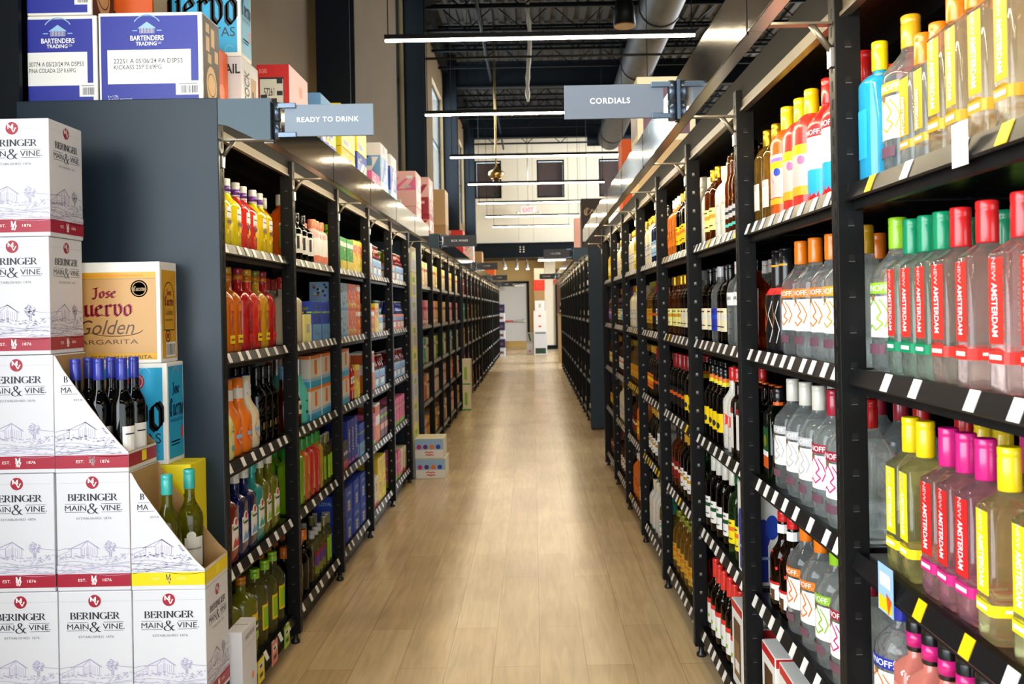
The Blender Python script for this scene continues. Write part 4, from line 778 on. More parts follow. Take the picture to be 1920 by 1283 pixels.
def run(s, xf, y0, n, depth, name, detail_to, tagn=8, group=None, led=True, first=False, taps=None):
    for i in range(n):
        bay(s, xf, y0+i*PITCH, depth, f'{ORD[i]} black perforated-post {name} bay from the near end', (1 if i < 2 else 2) if i < detail_to else 0, first and i == 0, tagn, led, group, (taps or {}).get(i))
XRF, XLF = .67, -1.075
run(1, XRF, .996, 8, .62, 'cordials', 7, first=True, taps={0: {4: .6, 3: .55, 2: .45, 1: .5}, 5: {1: .0, 2: .3}, 4: {1: .2}})
run(-1, XLF, 3.06, 5, .64, 'ready-to-drink', 5, first=True)
LEFT_RUNS = [(8.5, 5, 'box-wine'), (13.45, 5, 'green-carton'), (18.4, 5, 'second-last'), (23.3, 5, 'exit-door')]
for y0, n, nm in LEFT_RUNS: run(-1, XLF, y0, n, .62, nm, 0, first=True)
run(1, .69, 10.75, 12, .62, 'bottled-wine', 0, first=True)
def end_panel(s, xf, y, depth, label, cap=True):
    r = empty('end_panel', (xf, y, 0)); tag(r, label, 'end panel')
    a, c = sorted((xf-s*.03, xf+s*depth)); b = MB(); b.box(a, c, y-.018, y, 0.02, ZT+.004, 'navy_panel', .003); part(b, 'panel', r)
    if cap:
        b = MB(); q = [(xf-s*.03, 2.09), (xf-s*.06, 2.085), (xf-s*.16, 2.035), (xf-s*.205, 2.035), (xf-s*.205, ZT), (xf-s*.03, ZT)]
        for yy, rev in ((y-.016, s > 0), (y-.002, s < 0)): b.face([(px, yy, pz) for px, pz in (q if not rev else q[::-1])], 'cap_blue')
        for (ax, az), (bx2, bz) in zip(q, q[1:]+q[:1]): b.face([(ax, y-.016, az), (ax, y-.002, az), (bx2, y-.002, bz), (bx2, y-.016, bz)], 'cap_blue')
        part(b, 'valance_end_cap', r)
    return r
end_panel(-1, XLF, 3.037, .645, 'tall dark navy end panel behind the white wine case stack')
end_panel(-1, XLF, 7.673, .62, 'dark navy end panel closing the far end of the ready-to-drink shelving', False)
for (y0, n, nm) in LEFT_RUNS: end_panel(-1, XLF, y0-.022, .62, f'dark navy end panel at the near end of the {nm} shelving')
end_panel(1, .69, 10.728, .62, 'dark navy end panel at the near end of the bottled-wine shelving')
end_panel(1, XRF, .996+8*PITCH+.045, .62, 'dark navy end panel closing the far end of the cordials shelving', False)
def sign(s, xv, y, txt, label, w=.30, grey=False, th=.020):
    "blade sign clamped on the valance at x=xv, reaching into the aisle"
    r = empty('aisle_sign', (xv, y, 2.1)); tag(r, label, 'sign')
    d = -s; m = ('signlit' if s < 0 else 'signgrey') if grey else 'signdark'; x0 = xv+d*.045; x1 = xv+d*(.045+w); a, c = sorted((x0, x1))
    b = MB(); b.box(a, c, y-.005, y+.005, 2.05, 2.157, m, .001)
    f = Face(b, (a, y-.005, 2.05), (1, 0, 0), (0, 0, 1)); f.text(txt, w*(.49 if s < 0 else .46), .056, th, 'letter', None, .022, space=1.12)
    part(b, 'sign_panel', r)
    b = MB(); b.tube((xv+d*.018, y, 2.04), (xv+d*.018, y, 2.10), .014, 'clamp', 10); b.tube((xv+d*.018, y, 2.104), (xv+d*.018, y, 2.165), .014, 'clamp', 10)
    for z in (2.046, 2.145): b.box(*sorted((xv+d*.02, xv+d*.085)), y-.012, y-.005, z, z+.018, 'clamp', .002)
    b.box(*sorted((xv+d*.0, xv+d*.006)), y-.03, y+.03, 2.04, 2.165, 'clamp'); part(b, 'clamp', r)
sign(-1, XLF+.20, 3.055, 'READY TO DRINK', 'slate blue READY TO DRINK blade sign clamped to the metal valance', grey=True, th=.0175)
sign(1, XRF-.20, 2.86, 'CORDIALS', 'slate blue CORDIALS blade sign clamped to the metal valance', w=.315, grey=True, th=.0185)
sign(-1, XLF+.20, 8.45, 'BOX WINES', 'dark BOX WINES blade sign above the second row of shelving', w=.31)
for y0, t, nm in ((13.4, '5 LITER', 'green-carton'), (18.35, '3 LITER', 'second-last'), (23.25, 'LITER', 'exit-door')): sign(-1, XLF+.20, y0, t, f'dark blade sign at the near end of the {nm} shelving', w=.31)
sign(1, .69-.2, 10.7, '1.5 LITER', 'dark blade sign at the near end of the bottled-wine shelving', w=.31)
sign(1, .69-.2, 18.1, 'FINE WINES', 'small dark blade sign far along the bottled-wine shelving', w=.31)
# ================================================================== STOCK
def word(k): return ORD[k] if k < len(ORD) else 'last'
def place(key, x, y, z, s, label, group, jit=0., turn=None):
    rz = (-PI/2 if s > 0 else PI/2)+(jit if turn is None else turn)
    o = put(key, (x, y, z), rz)
    d, cat = (KINDS[key]['desc'], 'bottle') if key in KINDS else (BOXW[key][3], BOXW[key][4])
    return tag(o, label.replace('@', d), cat, group)
def dims(key): return (KINDS[key]['w'], KINDS[key]['dp'], KINDS[key]['H']) if key in KINDS else BOXW[key][:3]
def key_round(k): return k in KINDS and KINDS[k]['n'] < 3
def stock(s, xf, y0, y1, lv, seq, place_name, rows=2, gap=.009, group='', spread=True, x_in=.012, seed=0):
    "seq runs away from the camera: [(kind, count[, stack])]"
    R = random.Random(seed+int(y0*97)+lv*13)
    items = []
    for e in seq: items += [(e[0], e[2] if len(e) > 2 else 1)]*e[1]
    tot = sum(dims(k)[0]+gap for k, _ in items); L = y1-y0
    ex = max(0, (L-tot)/len(items)) if spread else 0
    y = y0; cnt = 0
    for k, stck in items:
        w, d, h = dims(k)
        if y+w > y1+.002: break
        cnt += 1
        for r_ in range(rows):
            if r_ and rows > 1 and d > .11 and r_ > 1: continue
            xx = xf+s*(x_in+d/2+r_*(d+.008)+R.uniform(0, .008)); yy = y+(w+ex)/2+R.uniform(-.004, .004)*(1 if ex > .006 else .1)
            for q in range(stck):
                lab = f'@, {word(cnt-1)} along' + (f' {["front", "middle", "rear", "rear"][r_]}' if rows > 1 else '') + f' of {LVN[lv]} shelf, {place_name}' if rows > 1 else f'@, {word(cnt-1)} along {LVN[lv]} shelf, {place_name}'
                if stck > 1: lab = f'{["lower", "upper"][q] if stck == 2 else ["lowest", "middle", "upper"][q]} {lab}'
                place(k, xx, yy, LV[lv]+q*(h+.001)+.0005, s, lab, group, jit=R.uniform(-.06, .06) if key_round(k) else R.uniform(-.03, .03))
        y += w+gap+ex
def bayY(y0, i): return y0+i*PITCH+.035, y0+(i+1)*PITCH-.035
RG, LG = 'bottles on the cordials shelving', 'drinks on the ready-to-drink shelving'
def cord(i, lv, seq, rows=2, **kw):
    a, c = bayY(.996, i); stock(1, XRF, kw.pop('ya', a), kw.pop('yb', c), lv, seq, f'{ORD[i]} cordials bay', rows, group=RG, **kw)
def rtd(i, lv, seq, rows=2, **kw):
    a, c = bayY(3.06, i); stock(-1, XLF, a, c, lv, seq, f'{ORD[i]} ready-to-drink bay', rows, group=LG, **kw)
# first cordials bay (nearest, cut by the frame)
def at(lv, items):
    for k, (key, y, x) in enumerate(items):
        place(key, x, y, LV[lv]+.0005, 1, f'@, {word(k)} from far post, {LVN[lv]} shelf, first cordials bay', RG, jit=(.04, -.05, .02, -.03)[k % 4])
at(4, [('cyan_sq', 1.853, .722), ('sm_citrus', 1.755, .745), ('na_small', 1.667, .73), ('na_small', 1.604, .73), ('na_orange', 1.545, .735), ('na_orange', 1.478, .735), ('na_orange', 1.40, .735), ('na_orange', 1.31, .73), ('na_orange', 1.235, .735),
       ('sm_citrus', 1.83, .87), ('na_orange', 1.70, .84), ('na_orange', 1.60, .84), ('na_orange', 1.52, .84), ('na_orange', 1.40, .84), ('sm_citrus', 1.84, 1.0), ('na_orange', 1.66, .95), ('na_orange', 1.53, .95)])
at(3, [('sm_lime', 1.835, .745), ('na_green', 1.742, .735), ('na_green', 1.677, .735), ('na_green', 1.612, .735), ('na_red', 1.545, .735), ('na_red', 1.445, .73), ('na_red', 1.335, .728), ('na_red', 1.25, .73),
       ('sm_lime', 1.83, .87), ('na_green', 1.735, .84), ('na_green', 1.66, .84), ('na_green', 1.60, .84), ('na_red', 1.51, .84), ('na_red', 1.42, .84), ('sm_lime', 1.82, .99), ('na_green', 1.7, .95), ('na_green', 1.61, .95), ('na_red', 1.53, .95)])
at(2, [('na_yellow', 1.765, .735), ('na_yellow', 1.70, .735), ('na_magenta', 1.605, .735), ('na_magenta', 1.54, .735), ('na_magenta', 1.473, .735), ('na_yellow', 1.385, .727), ('na_yellow', 1.285, .73), ('na_yellow', 1.22, .73),
       ('na_yellow', 1.69, .84), ('na_yellow', 1.62, .84), ('na_magenta', 1.53, .84), ('na_magenta', 1.45, .84), ('na_magenta', 1.36, .84), ('sm_red', 1.83, .87)])
at(1, [('sm_blue', 1.84, .74)]+[('whitney', 1.735-.068*k, .725) for k in range(8)]+[('sm_blue', 1.84, .87)]+[('whitney', 1.745-.068*k, .805) for k in range(6)]+[('whitney', 1.745-.068*k, .885) for k in range(5)])
for y in (1.58, 1.70):
    for r_ in range(3): place('sm_red', XRF+.28+.112*r_, y+.03, LV[2]+.0006, 1, f'@, {["nearer", "farther"][y > 1.6]} in {ORD[r_]} rear row, third shelf, first cordials bay', RG)
# second
cord(1, 4, [('sm_berry', 3), ('tang_red', 2), ('tangerine', 1), ('gold_teq', 2)], 2)
cord(1, 3, [('sm_citrus', 2), ('sm_orange', 3), ('ornate', 3)], 2)
cord(1, 2, [('sm_red', 1), ('sm_rasp', 2), ('sm_silver', 3), ('jager', 2)], 2)
cord(1, 1, [('sm_rasp', 2), ('sm_lime', 1), ('sm_orange', 2), ('ribbon', 3)], 2)
cord(1, 0, [('clr_ylab', 3), ('gift_red', 3)], 1)
cord(2, 4, [('skinny_dk', 2), ('skinny', 4), ('frost_wht', 2), ('amber_gold', 2), ('frost_wht', 1)], 2)
cord(2, 3, [('amber_wht', 2), ('clear_rnd', 2), ('dark_cream', 2), ('clear_blue', 1), ('dark_cream', 2)], 2)
cord(2, 2, [('brn_thin', 5), ('frost_red', 2), ('blk_yel', 4)], 2)
cord(2, 1, [('box_blue_w', 2), ('green_yel', 2), ('green_wht', 4)], 2)
cord(2, 0, [('gift_red', 2), ('rose_dk', 6)], 1)
cord(3, 4, [('swirl', 3), ('dark_yel', 3), ('orange_b', 3)], 2)
cord(3, 3, [('clear_blue', 2), ('dark_cream', 3), ('amber_gold', 4)], 2)
cord(3, 2, [('blk_yel', 4), ('dark_red', 4)], 2)
cord(3, 1, [('green_yel', 3), ('gold_white', 3), ('amber_red', 3)], 2)
cord(3, 0, [('skinny', 4), ('gold_big', 5)], 1)
cord(4, 4, [('dark_cream', 4), ('blue_b', 2), ('cream_b', 3)], 2)
cord(4, 3, [('amber_wht', 4), ('dark_red', 2), ('gold_big', 3)], 2)
cord(4, 2, [('amber_red', 4), ('dark_red', 2), ('brown_or', 3)], 1)
cord(4, 1, [('clear_rnd', 4), ('gold_white', 4)], 1)
cord(4, 0, [('teal_cap', 4), ('frost_wht', 4)], 1)
cord(5, 4, [('yel_b', 5), ('cream_b', 3)], 1)
cord(5, 3, [('frost_wht', 5), ('cream_b', 3)], 1)
cord(5, 2, [('brown_or', 4), ('gold_big', 4)], 1)
cord(5, 1, [('rum_ora', 5), ('amber_red', 3)], 1)
cord(5, 0, [('dark_cream', 4), ('orange_b', 4)], 1)
cord(6, 4, [('blue_b', 3), ('green_yel', 2), ('cream_b', 3)], 1)
cord(6, 3, [('rose_b', 3), ('blue_b', 3), ('amber_gold', 2)], 1)
cord(6, 2, [('amber_gold', 3), ('amber_wht', 4)], 1)
cord(6, 1, [('dark_yel', 4), ('cream_b', 3)], 1)
cord(6, 0, [('amber_wht', 7)], 1)
for lv in range(5): cord(7, lv, [[('dark_red', 3), ('amber_red', 3)], [('gold_big', 3), ('dark_yel', 3)], [('amber_gold', 6)], [('dark_cream', 3), ('rose_b', 3)], [('blue_b', 3), ('yel_b', 3)]][lv], 1)
# ready-to-drink side
rtd(0, 4, [('pb_lime', 3), ('pb_red', 2), ('pb_yel', 2), ('pb_dor', 1)], 2)
rtd(0, 3, [('jc_red', 1), ('jc_amb', 2), ('jc_str', 1), ('jc_red', 1), ('jc_lime', 1), ('jc_str', 1), ('jc_pine', 1)], 2)
rtd(0, 2, [('mud_blu', 2), ('mud_ora', 2), ('mud_wht', 1), ('blk_wine', 4)], 2)
rtd(0, 1, [('bc_red', 2), ('bc_blu', 2), ('bc_teal', 1), ('bc_grn', 2), ('bc_pur', 1)], 2)
rtd(0, 0, [('jug_lime', 2), ('jug_lime', 1), ('jug_clear', 3)], 2)
rtd(1, 4, [('or_green', 2), ('blk_jug', 3), ('coral_b', 4)], 2)
rtd(1, 3, [('cream_red', 3), ('ctn_paley', 1), ('ctn_blue', 2)], 2)
rtd(1, 2, [('amber_bl', 2), ('turq_ch', 1), ('ctn_wblue', 2, 2)], 2)
rtd(1, 1, [('hb_yel', 3), ('hb_ora', 1), ('hb_red', 2), ('hb_lem', 1), ('thin_clr', 4)], 2)
rtd(1, 0, [('kahl', 4), ('multi', 3), ('thin_clr', 4)], 2)
rtd(2, 4, [('lime_b', 2), ('ctn_green', 2), ('ctn_yel', 2)], 1)
rtd(2, 3, [('ctn_ltblue', 2, 2), ('ctn_coral', 2, 2), ('ctn_orange', 2, 2)], 1)
rtd(2, 2, [('ctn_wblue', 2, 2), ('red_ora', 2), ('ctn_yel', 1), ('ctn_green', 1)], 1)
rtd(2, 1, [('ctn_purp', 1), ('ctn_red', 1), ('ctn_absolut', 3), ('ctn_blue', 1)], 1)
rtd(2, 0, [('ctn_loyal', 4, 2)], 1)
rtd(3, 4, [('ctn_whtslim', 3), ('six_red', 3)], 1)
rtd(3, 3, [('ctn_orange', 3, 1), ('ctn_yel', 1), ('six_teal', 1), ('six_blu', 1)], 1)
rtd(3, 2, [('ctn_ora_wht', 3), ('six_red', 3)], 1)
rtd(3, 1, [('ctn_pink', 2), ('ctn_ora_wht', 2), ('ctn_lilac', 2)], 1)
rtd(3, 0, [('ctn_redwht', 3), ('ctn_ylbag', 3, 2)], 1)
rtd(4, 4, [('six_grn', 2), ('six_red', 2)], 1)
rtd(4, 3, [('six_blu', 4)], 1)
rtd(4, 2, [('six_red', 4)], 1)
rtd(4, 1, [('ctn_pink', 5)], 1)
rtd(4, 0, [('ctn_pink', 3), ('ctn_redwht', 2)], 1)
# far runs
R = random.Random(5)
BWS = {4: (0, 3, 0, 1), 3: (4, 1, 2, 13), 2: (6, 3, 5, 1), 1: (3, 13, 9, 1), 0: (12, 1, 13, 4)}
for q, (y0, n, nm) in enumerate(LEFT_RUNS):
    for i in range(n):
        for lv in range(5):
            if q == 0: ks = [(f'bw{BWS[lv][(i+j) % 4]}', 1) for j in range(4)]
            elif q == 1: ks = [(f'bw{R.choice((7, 8, 10, 11, 9, 4, 5, 12))}', 1) for j in range(3)]
            else: ks = [(R.choice(('wine_red', 'wine_cap', 'wine_gld')), 1) for j in range(2)]
            stock(-1, XLF, *bayY(y0, i), lv, ks, f'{ORD[i]} bay of {nm} row' if q else f'{ORD[i]} box-wine bay', 1, group=f'stock on the {nm} shelving row', gap=.04)
for i in range(12):
    for lv in range(5):
        ks = [(R.choice(('wine_cap', 'wine_cap', 'wine_red', 'wine_gld')), 1) for j in range(4 if i < 6 else 2)]
        stock(1, .69, *bayY(10.75, i), lv, ks, f'{ORD[i]} bottled-wine bay', 1, group='bottles on the bottled-wine shelving', gap=.04, x_in=.004)
# ================================================================== CASES
def scenery(F_, w, h, c='lav', dense=1.):
    "pencil view of a barn, trees and vine rows across the lower half of a face"
    R = random.Random(3); X = lambda a: a*w; Z = lambda b: b*h; lw = .0019
    def L(pts, k=1.): F_.line([(X(min(.992, max(.008, a))), Z(b)) for a, b in pts], lw*k, c)
    L([(.0, .345)]+[(t, .345+.018*math.sin(t*9)) for t in (.1, .2)]); L([(.66, .36), (.75, .375), (.85, .36), (1., .352)])
    L([(.2, .30), (.2, .36), (.32, .365), (.42, .425), (.55, .365), (.55, .30)]); L([(.16, .352), (.42, .425), (.58, .358)], 1.5); L([(.33, .364), (.33, .30)]); L([(.42, .425), (.42, .3)], .7)
    for k in range(7): L([(.35+k*.028, .30), (.35+k*.028, .38-abs(k-3)*.006)], .6)
    L([(.04, .31), (.2, .345)], .8); L([(.04, .31), (.04, .28), (.2, .29)], .8)
    for k in range(9): F_.disc(w*(.08+.105*k), h*(.27+.012*math.sin(k*2.1)), min(h*.03, w*.075), 'wash', .0005+.00003*k, 10, .8)
    F_.disc(w*.73, h*.372, w*.075, 'wash', .00052, 12, 1.); F_.poly([(w*.16, h*.3), (w*.16, h*.352), (w*.42, h*.42), (w*.56, h*.36), (w*.56, h*.3)], 'wash', .00054); F_.poly([(0, h*.15), (w, h*.15), (w, h*.2), (0, h*.215)], 'wash', .00045)
    for k in range(60):                                  # tree crown
        a, r_ = R.uniform(0, 6.28), R.uniform(0, 1)**.5; x, z = .73+.075*r_*math.cos(a), .372+.05*r_*math.sin(a)
        L([(x-.012, z), (x, z+.006), (x+.012, z-.002)], .8)
    L([(.72, .33), (.72, .29)], 2); L([(.745, .33), (.74, .29)], 1.4)
    for k in range(90):                                  # bushes
        x = R.random(); z = .285+.03*math.sin(x*7)*.5+R.uniform(-.03, .02); L([(x-.014, z), (x, z+.008), (x+.014, z)], .75)
    for k in range(7):
        z = .235-k*.015; L([(t/10, z+.012*math.sin(t*.7+k)+.02*(t/10-.5)*(1 if k % 2 else -1)) for t in range(11)], .7)
    for k in range(46): x = R.random(); z = R.uniform(.15, .24); L([(x-.02, z), (x, z+.006), (x+.02, z+.001)], .7)
def wine_print(F_, w, h, band='wine', side=False, low=None):
    c = w*.5; z = lambda t: h*(1-t)
    if low is None:
        F_.line([(w*.02, z(.085)), (w*.98, z(.085))], .0009, 'lgrey')
        F_.disc(c, z(.083), w*.086, 'wine', .0012); F_.pen('M', c-.004, z(.066), h*.036, 'paper', w*.085, SERIF, (.2, 0), .1, .0016); F_.pen('V', c+.005, z(.098), h*.036, 'paper', w*.07, SERIF, (.2, 0), .1, .0016)
        F_.pen('BERINGER', c, z(.207), h*.056, 'ink', w*.68, SERIF, (.17, 0), .045)
        for a, b_ in ((.12, .40), (.62, .89)): F_.line([(w*a, z(.263)), (w*b_, z(.263))], .0011, 'dgrey'); F_.line([(w*a, z(.333)), (w*b_, z(.333))], .0011, 'dgrey')
        F_.text('MAIN', w*.265, z(.298), h*.046, 'ink', w*.29, .0); F_.text('VINE.', w*.755, z(.298), h*.046, 'ink', w*.30, .0)
        F_.pen('&', c, z(.302), h*.085, 'ink', w*.155, SERIF, (.13, .02), .05)
        F_.text('ESTABLISHED 1876', c+.003, z(.385), h*.019, 'grey', w*.48, .0)
    scenery(F_, w, h)
    F_.rect(0, h*.035, w, h*.145, band, .0009)
    tc = 'paper' if band == 'wine' else 'ltyellow'
    F_.text('EST.', w*.34, h*.092, h*.024, tc, w*.11); F_.text('1876', w*.68, h*.092, h*.024, tc, w*.12)
    F_.pen('M', w*.5, h*.106, h*.045, tc, w*.07, SERIF, (.2, 0), .1); F_.pen('V', w*.515, h*.072, h*.04, tc, w*.055, SERIF, (.2, 0), .1); F_.pen('&', w*.485, h*.07, h*.03, tc, w*.03, SERIF, (.2, 0), .12)
CW, CD, CH = .2155, .195, .348
def wine_case(w=CW, d=CD, h=CH):
    mb = MB(); mb.box(-w/2, w/2, -d/2, d/2, 0, h, 'b:offwhite', .003)
    f, r, l = carton_faces(mb, w, d, h); wine_print(f, w, h); wine_print(r, d, h, side=True)
    for y in (-d*.02,): mb.box(-w/2+.004, w/2-.004, y-.001, y+.001, h-.001, h+.0008, 'kraft')
    return mb.build('wine_case')
MATS['b:offwhite'] = pr('white_corrugated_board', hexc('d9d9df'), .55, noise=.02, nscale=8)
wc = wine_case(); WFIRST = [True]
def put_wine(x_right, yf, z, label, rz=0.):
    o = wc if WFIRST[0] else clone(wc); WFIRST[0] = False
    o.location = (x_right-CW/2, yf+CD/2, z); o.rotation_euler = (0, 0, rz)
    tag(o, label, 'wine case', 'white wine cases stacked by the end panel'); return o
YW = 2.655; ZB = .295; XC_, XB_, XA_ = -.982, -1.2005, -1.419
b = MB(); b.box(-2.04, XC_, YW+.01, YW+CD, 0, ZB-.001, 'post'); tag(b.build('display_plinth'), 'low black plinth carrying the white wine case stack', 'plinth')
rows = ['bottom row', 'second row from the bottom', 'third row from the bottom', 'fourth row from the bottom', 'top row']
for k, (xr, nm) in enumerate(((XA_, 'tall left column'), (XB_, 'middle column'), (XC_, 'right column'))):
    for r_ in range(5 if k == 0 else 2 if k == 1 else 1):
        put_wine(xr-.004*(r_ % 2) if k == 0 else xr, YW+(.001, 0, .002, -.001, .002)[r_], ZB+r_*(CH+.0015), f'white wine case, {nm}, {rows[r_]}' if k == 0 else f'white wine case with vineyard drawing, {nm}, {rows[r_]}', 0)
def cut_case(x_right, yf, z, label, band, name='display_case'):
    w, d, h = CW, CD+.0, CH; t = .004; r = empty(name, (x_right-w/2, yf+d/2, z)); tag(r, label, 'wine case', 'cut-open display cases of wine')
    zl = h*.165
    prof = [(0, 0), (w, 0), (w, zl)]+[(w*(1-q), zl+(h*.985-zl)*(q**1.12)) for q in (.12, .3, .5, .7, .88)]+[(w*.02, h*.99), (0, h*.99)]
    def wall(y, name_, prt):
        b = MB(); f0 = [(a-w/2, y-t/2, c) for a, c in prof]; f1 = [(a-w/2, y+t/2, c) for a, c in prof]
        b.face(f0, 'b:offwhite' if prt else 'b:kraft'); b.face(f1[::-1], 'b:kraft')
        for (p, q), (p1, q1) in zip(zip(f0, f0[1:]+f0[:1]), zip(f1, f1[1:]+f1[:1])): b.face([q, p, p1, q1], 'b:kraft')
        if prt:
            F_ = Face(b, (-w/2, y-t/2, 0), (1, 0, 0), (0, 0, 1))
            F_.rect(0, h*.035, w, h*.145, band, .0009); tc = 'paper' if band == 'wine' else 'ltyellow'
            F_.text('EST.', w*.34, h*.092, h*.024, tc, w*.11); F_.text('1876', w*.68, h*.092, h*.024, tc, w*.12); F_.pen('M', w*.5, h*.106, h*.045, tc, w*.07, SERIF, (.2, 0), .1); F_.pen('V', w*.515, h*.072, h*.04, tc, w*.055, SERIF, (.2, 0), .1)
            F_.pen('B', w*.165, h*.79, h*.05, 'ink', w*.06, SERIF, (.17, 0), .045)
            F_.text('MA', w*.17, h*.70, h*.046, 'ink', w*.15); F_.line([(w*.1, h*.738), (w*.26, h*.738)], .0011, 'dgrey'); F_.line([(w*.1, h*.665), (w*.33, h*.665)], .0011, 'dgrey'); F_.text('ESTA', w*.33, h*.615, h*.019, 'grey', w*.12)
            cut = MB(); S_ = Face(cut, (-w/2, y-t/2, 0), (1, 0, 0), (0, 0, 1)); scenery(S_, w, h)
            for fc, mm in zip(cut.f, cut.m):             # keep only the pencil strokes below the cut edge
                pts = [cut.v[i] for i in fc]
                if all(p[2] < zl+(h*.985-zl)*(max(0, 1-(p[0]+w/2)/w-.03)**1.12) for p in pts): b.face(pts, cut.mats[mm])
        part_ = b.build(name_, r); return part_
    wall(-d/2+t/2, 'front_panel', True); wall(d/2-t/2, 'back_panel', False)
    b = MB(); b.box(-w/2, -w/2+t, -d/2+t, d/2-t, 0, h*.99, 'b:kraft'); b.build('left_wall', r)
    b = MB(); b.box(w/2-t, w/2, -d/2+t, d/2-t, 0, zl, 'b:kraft'); F_ = Face(b, (w/2, -d/2, 0), (0, 1, 0), (0, 0, 1)); F_.rect(.001, 0, d-.001, zl, 'offwhite', .0005); F_.rect(.001, h*.035, d-.001, h*.145, band, .0009); F_.rect(d*.45, h*.05, d*.62, h*.14, 'lemon', .0013); b.build('right_lip', r)
    b = MB(); b.box(-w/2+t, w/2-t, -d/2+t, d/2-t, 0, t, 'b:kraft'); b.build('base', r)
    return r
zA = ZB+2*(CH+.0015); cut_case(XB_, YW, zA, 'cut-open white wine case with red band holding blue-capped bottles', 'wine')
zBc = ZB+CH+.0015; cut_case(XC_, YW, zBc, 'cut-open white wine case with yellow band holding teal-capped bottles', 'yellow')
k = 0
for row, yy in enumerate((YW+.048, YW+.128)):
    for q, xx in enumerate((-.1765, -.107, -.0375)):
        o = put('wine_blu', (XB_+xx, yy+.002, zA+.005), .55+.1*q); k += 1
        tag(o, f'dark wine bottle with blue capsule, {["nearest the cut edge", "second from the tall wall", "beside the tall wall"][2-q]}, {["front", "back"][row]} row of display case', 'bottle', 'wine bottles in the open display cases')
for q, (xx, yy) in enumerate(((-.128, .045), (-.095, .135))):
    o = put('wine_tea', (XC_+xx, YW+yy+.006, zBc+.005), .45)
    tag(o, f'golden white-wine bottle with teal capsule, {["nearer", "farther"][q]} one in the yellow-banded case', 'bottle', 'wine bottles in the open display cases')
# margarita cases behind the wine stack
def case(name, x0, x1, y0, y1, z0, z1, base, label, cat='carton', group=None, front=None, side=None, c=.003):
    w, d, h = x1-x0, y1-y0, z1-z0; mb = MB(); mb.box(-w/2, w/2, -d/2, d/2, 0, h, base, c)
    f, r, l = carton_faces(mb, w, d, h)
    if front: front(f, w, h)
    if side: side(r, d, h); side(l, d, h)
    mb.box(-w/2+.003, w/2-.003, -.0012, .0012, h-.001, h+.0007, 'kraftd')
    o = mb.build(name); o.location = ((x0+x1)/2, (y0+y1)/2, z0); return tag(o, label, cat, group)
def cuervo(F_, a, b_, h, m, w, z2=None):
    F_.pen('Cuervo', a, b_, h, m, w, BLACK, (.17, .12), .05)
def golden_f(F_, w, h):
    F_.rect(.012, .012, w-.012, h*.90, 'mustard', .0006); F_.rect(.012, h*.10, w-.012, h*.83, 'goldtan', .0009); F_.rect(.012, h*.83, w-.012, h*.84, 'kraft', .0012)
    F_.text('TO MAKES THE WORLD MARGARITA', w*.55, h*.865, h*.022, 'orange', w*.6); 
    F_.pen('Jose', w*.50, h*.70, h*.10, 'wine', w*.22, BLACK, (.2, .14), .05); cuervo(F_, w*.46, h*.555, h*.17, 'wine', w*.58)
    F_.text('Golden', w*.52, h*.36, h*.145, 'brown', w*.5, .0, .35); F_.line(arc(w*.6, h*.33, w*.24, h*.06, 200, 360, 10), .002, 'brown'); F_.line(arc(w*.42, h*.42, w*.22, h*.06, 60, 190, 10), .002, 'brown')
    F_.text('MARGARITA', w*.50, h*.215, h*.045, 'brown', w*.60, .0); F_.disc(w*.815, h*.735, h*.085, 'wine'); F_.ring(w*.815, h*.735, h*.068, .0025, 'tan', .0013); F_.pen('Cuervo', w*.815, h*.735, h*.045, 'tan', h*.12, BLACK, (.2, .14), .06, .0014)
    F_.text('GOLDEN MARGARITA', w*.62, h*.062, h*.035, 'brown', w*.6)
def golden_s(F_, w, h):
    F_.rect(.012, .012, w-.010, h*.92, 'mustard', .0006); F_.line(arc(w*.5, h*.66, w*.3, h*.14, 0, 180, 10), .004, 'brown'); F_.line([(w*.2, h*.66), (w*.2, h*.32), (w*.8, h*.32), (w*.8, h*.66)], .004, 'brown')
    F_.pen('Jose', w*.5, h*.70, h*.06, 'wine', w*.3, BLACK, (.2, .14), .05); cuervo(F_, w*.5, h*.61, h*.09, 'wine', w*.5); F_.text('Golden', w*.5, h*.50, h*.06, 'brown', w*.42, 0, .35); F_.text('MARGARITA', w*.5, h*.42, h*.02, 'brown', w*.44); F_.ring(w*.42, h*.26, w*.13, .005, 'brown'); F_.disc(w*.42, h*.26, w*.07, 'wine')
    F_.rect(w*.3, h*.05, w*.85, h*.2, 'paper', .0009); F_.barcode(w*.34, h*.07, w*.82, h*.18, seed=4)
def blue_f(F_, w, h):
    F_.rect(.012, .014, w-.014, h-.014, 'cyan', .0006)
    cuervo(F_, w*.48, h*.55, h*.42, 'black', w*.98); F_.text('MARGARITAS', w*.55, h*.26, h*.10, 'ink', w*.78, .0); F_.disc(w*.72, h*.82, h*.085, 'wine'); F_.ring(w*.72, h*.82, h*.066, .003, 'rose', .0013)
    for k in range(5): F_.ring(w*(.12+.17*k), h*(.93 if k % 2 else .9), .018, .002, 'ltblue', .001, 10, 0, 250)
    for k in range(6): F_.ring(w*(.08+.16*k), h*.07, .016, .002, 'ltblue', .001, 10, 30, 230)
